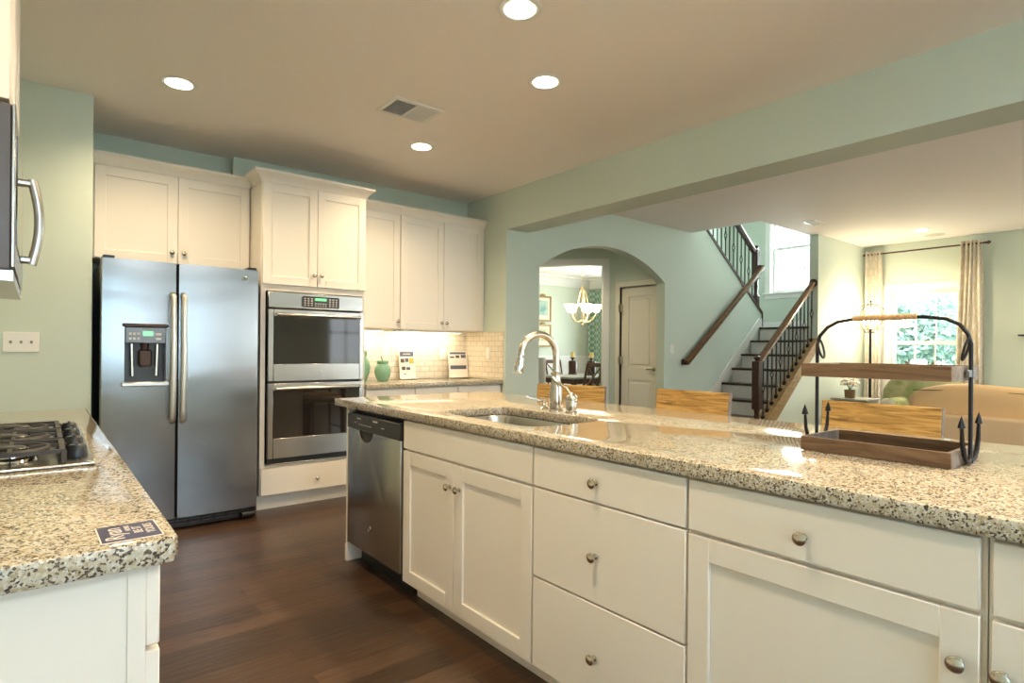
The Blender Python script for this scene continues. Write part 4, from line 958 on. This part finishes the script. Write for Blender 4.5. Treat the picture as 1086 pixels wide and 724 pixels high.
# ================================================================== FAMILY ROOM
rod = thing('curtain_rod', 'bronze curtain rod above the family room window', 'curtain rod', (9.27, 2.63, 2.615))
MB().tube([(9.27, 1.93, 2.615), (9.27, 3.32, 2.615)], 0.011, 10).build('pole', 'rod', rod)
for y, s_ in ((1.93, -1), (3.315, 1)): MB().lathe([(0.012, 0), (0.018, 0.005), (0.010, 0.012), (0.024, 0.03), (0.010, 0.05), (0, 0.055)] if s_ < 0 else [(0.012, 0), (0.018, 0.005), (0.010, 0.01), (0.015, 0.018), (0, 0.03)], (9.27, y, 2.615), (0, s_, 0), 12).build('finial', 'rod', rod)
for y in (2.05, 3.2): MB().tube([(9.37, y, 2.60), (9.27, y, 2.60)], 0.008, 6).build('bracket', 'rod', rod)
def curtain(name, label, X0, y0, y1, z0, z1, folds, m, flare=1.15, amp=0.035, group=None, axis='y', shift=0.0):
    b = bmesh.new(); uvl = b.loops.layers.uv.new('UVMap'); nu, nv = folds*10, 24; G = []
    real = (y1-y0)*1.9
    for j in range(nv+1):
        v = j/nv; row = []; f = 1+(flare-1)*(1-v)
        for i in range(nu+1):
            u = i/nu; yc = (y0+y1)/2+shift*(1-v); y = yc+(u-0.5)*(y1-y0)*f
            d = amp*math.sin(u*folds*2*math.pi)*(0.8+0.25*math.sin(3*v+u*7))+0.01*math.sin(u*13+v*5)
            row.append(b.verts.new((X0+d, y+0.006*math.sin(v*6+u*9), z0+(z1-z0)*v)))
        G.append(row)
    for j in range(nv):
        for i in range(nu):
            f_ = b.faces.new((G[j][i], G[j][i+1], G[j+1][i+1], G[j+1][i]))
            for lp, (a, c) in zip(f_.loops, ((i, j), (i+1, j), (i+1, j+1), (i, j+1))): lp[uvl].uv = (a/nu*real, c/nv*(z1-z0))
    mb = MB(); mb.bm.free(); mb.bm = b
    o = mb.build(name, m, None, loc=(X0, (y0+y1)/2, z0), smooth=80)
    s_ = o.modifiers.new('thick', 'SOLIDIFY'); s_.thickness = 0.003
    return tag(o, label, 'curtain', group)
curtain('curtain', 'ivory patterned curtain panel between the floor lamp and the family room window', 9.265, 3.09, 3.295, 0.02, 2.66, 5, 'curtain', 1.12, 0.030)
curtain('curtain', 'ivory patterned curtain panel on the right side of the family room window', 9.265, 1.965, 2.175, 0.02, 2.66, 5, 'curtain', 1.75, 0.030, shift=0.02)
# sofa: its back faces the kitchen
so = thing('sofa', 'tan sofa seen from behind with plump back cushions', 'sofa', (6.75, 0.75, 0))
SYa, SYb = -0.45, 1.93
MB().box(6.25, 6.42, SYa, SYb, 0.10, 0.665, 0.03, 3).build('back_frame', 'leather2', so)
MB().box(6.42, 7.15, SYa+0.02, SYb-0.02, 0.10, 0.42, 0.03, 2).build('seat_base', 'leather2', so)
for y0, y1 in ((SYa, SYa+0.2), (SYb-0.2, SYb)): MB().box(6.423, 7.15, y0, y1, 0.425, 0.62, 0.06, 4).build('arm', 'leather', so)
def cushion(mb, c, s, p=2.8):
    b = bmesh.new(); bmesh.ops.create_icosphere(b, subdivisions=4, radius=1)
    for v in b.verts:
        n = v.co.copy(); k_ = (abs(n.x)**p+abs(n.y)**p+abs(n.z)**p)**(-1/p); n *= k_
        v.co = Vector((c[0]+n.x*s[0], c[1]+n.y*s[1], c[2]+n.z*s[2]+0.008*math.sin(n.y*5)))
    mb._add(b); return mb
for y0, y1 in ((SYa+0.0, 0.72), (0.73, SYb)):
    c_ = cushion(MB(), (6.52, (y0+y1)/2, 0.735), (0.15, (y1-y0)/2, 0.195)).build('back_cushion', 'leather', so, smooth=180)
    MB().tube([(6.52+0.132*math.cos(R(a))*1.0-0.0, 0, 0) for a in (0, 1)], 0.001, 3).bm.free()
    MB().tube([(6.405, y0+0.06+(y1-y0-0.12)*i/14, 0.862+0.012*math.sin(math.pi*i/14)) for i in range(15)], 0.004, 6).build('seam', 'rod', c_)
    cushion(MB(), (6.90, (y0+y1)/2, 0.48), (0.24, (y1-y0)/2-0.11, 0.075)).build('seat_cushion', 'leather', so, smooth=180)
for x, y in ((6.32, SYa+0.08), (6.32, SYb-0.08), (7.08, SYa+0.08), (7.08, SYb-0.08)): MB().lathe([(0.02, 0), (0.03, 0.105)], (x, y, 0)).build('leg', 'darkwood', so)
# armchair
ac = thing('armchair', 'green patterned roll-arm armchair beyond the tan sofa', 'armchair', (7.75, 2.25, 0), 0)
cushion(MB(), (7.98, 2.22, 0.60), (0.13, 0.42, 0.36), 3.2).build('backrest', 'armchair', ac, smooth=180)
MB().box(7.42, 8.05, 1.90, 2.55, 0.14, 0.38, 0.03, 2).build('seat_base', 'armchair', ac)
cushion(MB(), (7.68, 2.22, 0.44), (0.27, 0.27, 0.075)).build('seat_cushion', 'armchair', ac, smooth=180)
for y in (1.93, 2.41):
    a_ = MB().lathe([(0.088, 0), (0.095, 0.02), (0.095, 0.55), (0.08, 0.58)], (7.43, y, 0.60), (1, 0, 0), 24).box(7.44, 8.0, y-0.06, y+0.06, 0.39, 0.56).build('arm', 'armchair', ac)
    MB().lathe([(0.0, 0), (0.075, 0.0), (0.087, 0.008), (0.087, 0.012), (0, 0.012)], (7.421, y, 0.60), (1, 0, 0), 24).build('arm_front', 'piping', a_)
for x, y in ((7.47, 1.93), (7.47, 2.52), (7.99, 1.93), (7.99, 2.52)): MB().lathe([(0.018, 0), (0.026, 0.14)], (x, y, 0)).build('leg', 'darkwood', ac)
# end table with potted flower
et = thing('end_table', 'small grey end table beside the floor lamp', 'table', (8.33, 3.08, 0))
MB().box(8.10, 8.56, 2.86, 3.30, 0.585, 0.61, 0.004).build('table_top', 'graytop', et)
MB().box(8.13, 8.53, 2.89, 3.27, 0.50, 0.584).build('apron', 'graytop', et)
MB().box(8.13, 8.53, 2.89, 3.27, 0.16, 0.18).build('shelf', 'graytop', et)
for x in (8.12, 8.505):
    for y in (2.88, 3.245): MB().box(x, x+0.035, y, y+0.035, 0, 0.50).build('leg', 'graytop', et)
fp = thing('flower_pot', 'white flower in a brown pot on the grey end table', 'potted plant', (8.26, 3.12, 0.61))
MB().lathe([(0, 0.001), (0.058, 0.001), (0.066, 0.11), (0.060, 0.11), (0.056, 0.09), (0, 0.09)], (8.26, 3.12, 0.61)).build('pot', 'soil', fp)
MB().tube([(8.26, 3.12, 0.69), (8.26, 3.12, 0.80)], 0.006).tube([(8.26, 3.12, 0.70), (8.22, 3.14, 0.80)], 0.005).tube([(8.26, 3.12, 0.70), (8.30, 3.09, 0.80)], 0.005).build('stem', 'stem', fp)
fl = MB()
for i in range(60):
    a, b_ = random.uniform(0, 6.28), random.uniform(-0.4, 1.4)
    fl.ball((8.26+0.10*math.cos(a)*math.cos(b_), 3.12+0.10*math.sin(a)*math.cos(b_), 0.80+0.07*math.sin(b_)), 0.024, (1, 1, 0.6), 1)
fl.build('blossom', 'petal', fp)
# floor lamp with orb of hoops
lx, ly, lz = 8.80, 3.07, 1.675
fl_ = thing('floor_lamp', 'tall black floor lamp with lit wire globe beside the curtain', 'floor lamp', (lx, ly, 0))
MB().lathe([(0.0, 0), (0.15, 0), (0.15, 0.015), (0.03, 0.03), (0.018, 0.06)], (lx, ly, 0)).build('base', 'iron', fl_)
MB().tube([(lx, ly, 0.04), (lx, ly, 1.53)], 0.017, 10).tube([(lx, ly, 1.83), (lx, ly, 1.90)], 0.006).ball((lx, ly, 1.905), 0.015, sub=2).build('pole', 'iron', fl_)
hp = MB()
for k_ in range(3):
    a = k_*math.pi/3; hp.tube([(lx+0.20*math.cos(q)*math.cos(a), ly+0.20*math.cos(q)*math.sin(a), lz+0.20*math.sin(q)) for q in [R(z) for z in range(0, 360, 15)]], 0.0045, 5, closed=True)
hp.tube([(lx+0.20*math.cos(R(q)), ly+0.20*math.sin(R(q)), lz) for q in range(0, 360, 15)], 0.0045, 5, closed=True)
hp.build('globe_cage', 'iron', fl_)
arm = MB(); arm.tube([(lx-0.08, ly, 1.53), (lx+0.08, ly, 1.53)], 0.006); arm.tube([(lx, ly-0.08, 1.53), (lx, ly+0.08, 1.53)], 0.006); arm.build('arm', 'iron', fl_)
for dx, dy in ((0.08, 0), (-0.08, 0), (0, 0.08), (0, -0.08)):
    c_ = MB().lathe([(0.013, 0), (0.013, 0.06), (0.0, 0.06)], (lx+dx, ly+dy, 1.535)).build('candle_sleeve', 'wax', fl_)
    MB().lathe([(0.008, 0), (0.015, 0.02), (0.012, 0.045), (0.0, 0.065)], (lx+dx, ly+dy, 1.596)).build('bulb', 'bulb', c_)
light('floor_lamp_glow', 'POINT', (lx, ly, 1.68), 20, (1.0, 0.80, 0.52), shadow_soft_size=0.1)
br_ = thing('wall_bracket', 'small black bracket on the wall at the right edge of the photo', 'bracket', (9.36, 1.55, 1.42))
MB().box(9.20, 9.369, 1.38, 1.60, 1.425, 1.445, 0.003).build('shelf', 'black', br_)
MB().box(9.34, 9.369, 1.47, 1.51, 1.36, 1.425).build('support', 'black', br_)

light('hall_lamp', 'SPOT', (4.9, 5.3, H-0.03), 30, WARM, spot_size=R(150), spot_blend=0.8, shadow_soft_size=0.07)
# ================================================================== DINING ROOM
tx, ty = 7.68, 7.4
dt = thing('dining_table', 'grey-topped dining table below the lit chandelier', 'table', (tx, ty, 0))
MB().box(tx-0.75, tx+0.75, ty-0.50, ty+0.50, 0.715, 0.75, 0.006).build('table_top', 'graytop', dt)
MB().box(tx-0.67, tx+0.67, ty-0.44, ty+0.44, 0.63, 0.714).build('apron', 'dinewood', dt)
for sx in (-1, 1):
    for sy in (-1, 1): MB().lathe([(0.03, 0), (0.045, 0.1), (0.035, 0.2), (0.05, 0.5), (0.05, 0.629)], (tx+sx*0.62, ty+sy*0.39, 0)).build('leg', 'dinewood', dt)
def dchair():
    r_ = thing('dining_chair', 'x', 'chair', (0, 0, 0), group='dining chairs')
    def part(b, n, m): return b.build(n, m, r_, local=True)
    # faces +y ; back at y=-0.22
    part(MB().box(-0.22, 0.22, -0.21, 0.22, 0.42, 0.45, 0.004), 'seat', 'dinewood')
    part(cushion(MB(), (0, 0.0, 0.475), (0.21, 0.21, 0.035)), 'seat_pad', 'seatpad')
    for sx in (-1, 1):
        part(MB().tube([(sx*0.20, -0.24, 0.0), (sx*0.20, -0.205, 0.43), (sx*0.20, -0.215, 0.6), (sx*0.20, -0.30, 1.0)], 0.022, 4), 'leg', 'dinewood')
        part(MB().tube([(sx*0.20, 0.2, 0.0), (sx*0.20, 0.2, 0.42)], 0.022, 4), 'leg', 'dinewood')
    part(MB().box(-0.215, 0.215, -0.318, -0.285, 0.94, 1.01, 0.006), 'top_rail', 'dinewood')
    part(MB().box(-0.20, 0.20, -0.245, -0.222, 0.56, 0.60, 0.004), 'lower_rail', 'dinewood')
    part(MB().tube([(-0.18, -0.236, 0.60), (0.18, -0.298, 0.95)], 0.013, 4).tube([(0.18, -0.236, 0.60), (-0.18, -0.298, 0.95)], 0.013, 4), 'cross_brace', 'dinewood')
    return r_
c0 = dchair()
chairs = [((6.84, 6.66), 8, 'dark cross-back dining chair near the doorway edge, closest to the kitchen'), ((7.40, 8.22), 180, 'brown cross-back dining chair across the table, below the framed prints'), ((7.98, 8.22), 180, 'dark cross-back dining chair across the table, partly behind the faucet'), ((8.72, 7.4), 90, 'dark cross-back dining chair at the curtain end of the dining table')]
for i, ((x, y), a, lab) in enumerate(chairs):
    s = c0 if i == 0 else copy_tree(c0); s.location = (x, y, 0); s.rotation_euler = (0, 0, R(a)); s['label'] = lab
def holder(x, y, label):
    t_ = thing('candle_holder', label, 'candle holder', (x, y, 0.75))
    MB().lathe([(0, 0.0005), (0.085, 0.0005), (0.085, 0.02), (0.075, 0.03), (0.078, 0.24), (0.07, 0.255), (0.02, 0.265), (0.02, 0.295), (0.05, 0.31), (0.05, 0.318), (0, 0.318)], (x, y, 0.75)).build('body', 'darkwood', t_)
    MB().lathe([(0, 0), (0.036, 0), (0.036, 0.10), (0, 0.10)], (x, y, 1.0685)).build('candle', 'wax', t_)
holder(7.78, 7.76, 'dark candle holder with yellow candle on the dining table, behind the faucet')
holder(7.80, 7.30, 'dark candle holder with yellow candle, in front of the green curtain')
# upholstered host chair at the left end of the dining table
hc = thing('host_chair', 'pale upholstered high-back chair at the left end of the dining table', 'chair', (6.70, 7.37, 0))
MB().box(6.43, 6.51, 7.10, 7.62, 0.16, 1.08, 0.03, 2).build('backrest', 'linen', hc)
MB().box(6.515, 6.86, 7.10, 7.62, 0.30, 0.48, 0.03, 2).build('seat', 'linen', hc)
for x, y in ((6.46, 7.14), (6.46, 7.58), (6.82, 7.14), (6.82, 7.58)): MB().lathe([(0.016, 0), (0.024, 0.305 if x > 6.7 else 0.165)], (x, y, 0)).build('leg', 'darkwood', hc)
# chandelier
chx, chy = 7.47, 7.22
ch = thing('chandelier', 'lit chandelier with frosted glass shades over the dining table', 'chandelier', (chx, chy, H))
MB().lathe([(0, 0), (0.06, 0), (0.055, -0.02), (0.01, -0.03)], (chx, chy, H)).build('ceiling_canopy', 'brass', ch)
MB().tube([(chx, chy, H-0.03), (chx, chy, 2.42)], 0.008).lathe([(0, 0), (0.022, 0.02), (0, 0.04)], (chx, chy, 2.52)).lathe([(0, 0), (0.02, 0.03), (0.014, 0.12), (0.012, 0.45), (0.03, 0.5), (0.014, 0.56), (0.012, 0.68), (0, 0.70)], (chx, chy, 1.66)).ball((chx, chy, 1.655), 0.025, sub=2).build('column', 'brass', ch)
for k_ in range(5):
    a = R(20+72*k_); ca, sa = math.cos(a), math.sin(a)
    MB().tube([(chx+r_*ca, chy+r_*sa, z) for r_, z in ((0.01, 1.74), (0.08, 1.70), (0.16, 1.73), (0.22, 1.80), (0.245, 1.87))], 0.008, 8).tube([(chx+r_*ca, chy+r_*sa, z) for r_, z in ((0.01, 2.33), (0.06, 2.22), (0.10, 2.05), (0.13, 1.85), (0.15, 1.74))], 0.006, 8).build('arm', 'brass', ch)
    MB().lathe([(0.02, 0), (0.055, 0.012), (0.070, 0.06), (0.112, 0.135), (0.105, 0.135), (0.062, 0.06), (0.045, 0.018), (0, 0.012)], (chx+0.245*ca, chy+0.245*sa, 1.875), seg=20).build('glass_shade', 'shade', ch)
light('chandelier_glow', 'POINT', (chx, chy, 2.12), 20, (1.0, 0.84, 0.56), shadow_soft_size=0.25)
curtain('curtain', 'green trellis curtain in the dining room window corner', 9.25, 8.06, 8.74, 0.02, 2.50, 6, 'curtain_green', 1.0, 0.045)
curtain('curtain', 'green trellis curtain on the near side of the dining room window', 9.25, 6.05, 6.6, 0.02, 2.50, 6, 'curtain_green', 1.0, 0.045)
def picture(label, x, z, w, h, artm):
    t_ = thing('picture_frame', label, 'picture', (x, 8.84, z-h/2))
    b = MB(); y0, y1 = 8.815, 8.848; f_ = 0.035
    b.box(x-w/2, x-w/2+f_, y0, y1, z-h/2, z+h/2, 0.004).box(x+w/2-f_, x+w/2, y0, y1, z-h/2, z+h/2, 0.004).box(x-w/2+f_, x+w/2-f_, y0, y1, z-h/2, z-h/2+f_, 0.004).box(x-w/2+f_, x+w/2-f_, y0, y1, z+h/2-f_, z+h/2, 0.004)
    b.ball((x, 8.83, z+h/2+0.012), 0.05, (1.6, 0.3, 0.6), 2)
    b.build('frame', 'gilt', t_)
    MB().box(x-w/2+f_, x+w/2-f_, 8.832, 8.846, z-h/2+f_, z+h/2-f_).build('mat_board', 'mat_board', t_)
    MB().box(x-w/2+f_+0.06, x+w/2-f_-0.06, 8.829, 8.8325, z-h/2+f_+0.09, z+h/2-f_-0.06).build('print', artm, t_)
picture('framed teal print, the upper one on the dining room wall', 7.98, 2.05, 0.46, 0.52, 'art_teal')
picture('framed green print, the lower one on the dining room wall', 7.98, 1.50, 0.46, 0.46, 'art_green')

# ================================================================== OUTDOORS
gmb = MB().box(-80, 120, -80, 100, -0.6, -0.35); struct('ground', gmb, 'lawn')
def tree(x, y, h, r, label, n=2600):
    t_ = thing('tree', label, 'tree', (x, y, -0.35), group='trees beyond the family room window')
    b = MB(); b.tube([(x, y, -0.35), (x+0.1, y, h*0.35), (x, y+0.1, h*0.75)], [0.22, 0.16, 0.05], 8)
    for k_ in range(5):
        a = k_*1.3; b.tube([(x, y, h*(0.3+0.08*k_)), (x+math.cos(a)*r*0.5, y+math.sin(a)*r*0.5, h*(0.5+0.08*k_))], [0.08, 0.03], 6)
    b.build('trunk', 'bark', t_)
    bm = bmesh.new(); cl = [(random.gauss(0, r*0.45), random.gauss(0, r*0.45), random.uniform(0.42, 0.92)*h, random.uniform(0.35, 0.6)*r) for _ in range(16)]
    for _ in range(n):
        cx_, cy_, cz_, cr = random.choice(cl); d = Vector((random.gauss(0, 1), random.gauss(0, 1), random.gauss(0, 1))).normalized()*cr*random.uniform(0.6, 1)
        p = Vector((x+cx_, y+cy_, cz_))+d; u = Vector((random.gauss(0, 1), random.gauss(0, 1), random.gauss(0, 1))).normalized(); v = u.orthogonal().normalized(); s_ = random.uniform(0.10, 0.22)
        bm.faces.new([bm.verts.new(p+u*s_), bm.verts.new(p+v*s_*0.5), bm.verts.new(p-u*s_), bm.verts.new(p-v*s_*0.5)])
    mb = MB(); mb._add(bm); f_ = mb.build('foliage', 'leaf', t_, smooth=0)
for x, y, h, r, lab in ((25, 7.6, 2.9, 1.35, 'leafy tree outside, in the left panes of the family room window'), (30.5, 8.2, 3.3, 1.6, 'leafy tree outside, in the middle panes of the family room window'), (37, 8.7, 4.0, 2.1, 'leafy tree outside, in the right panes of the family room window'), (45, 14.0, 5.0, 2.6, 'leafy tree outside, mostly behind the left curtain of the family room')):
    tree(x, y, h, r, lab)
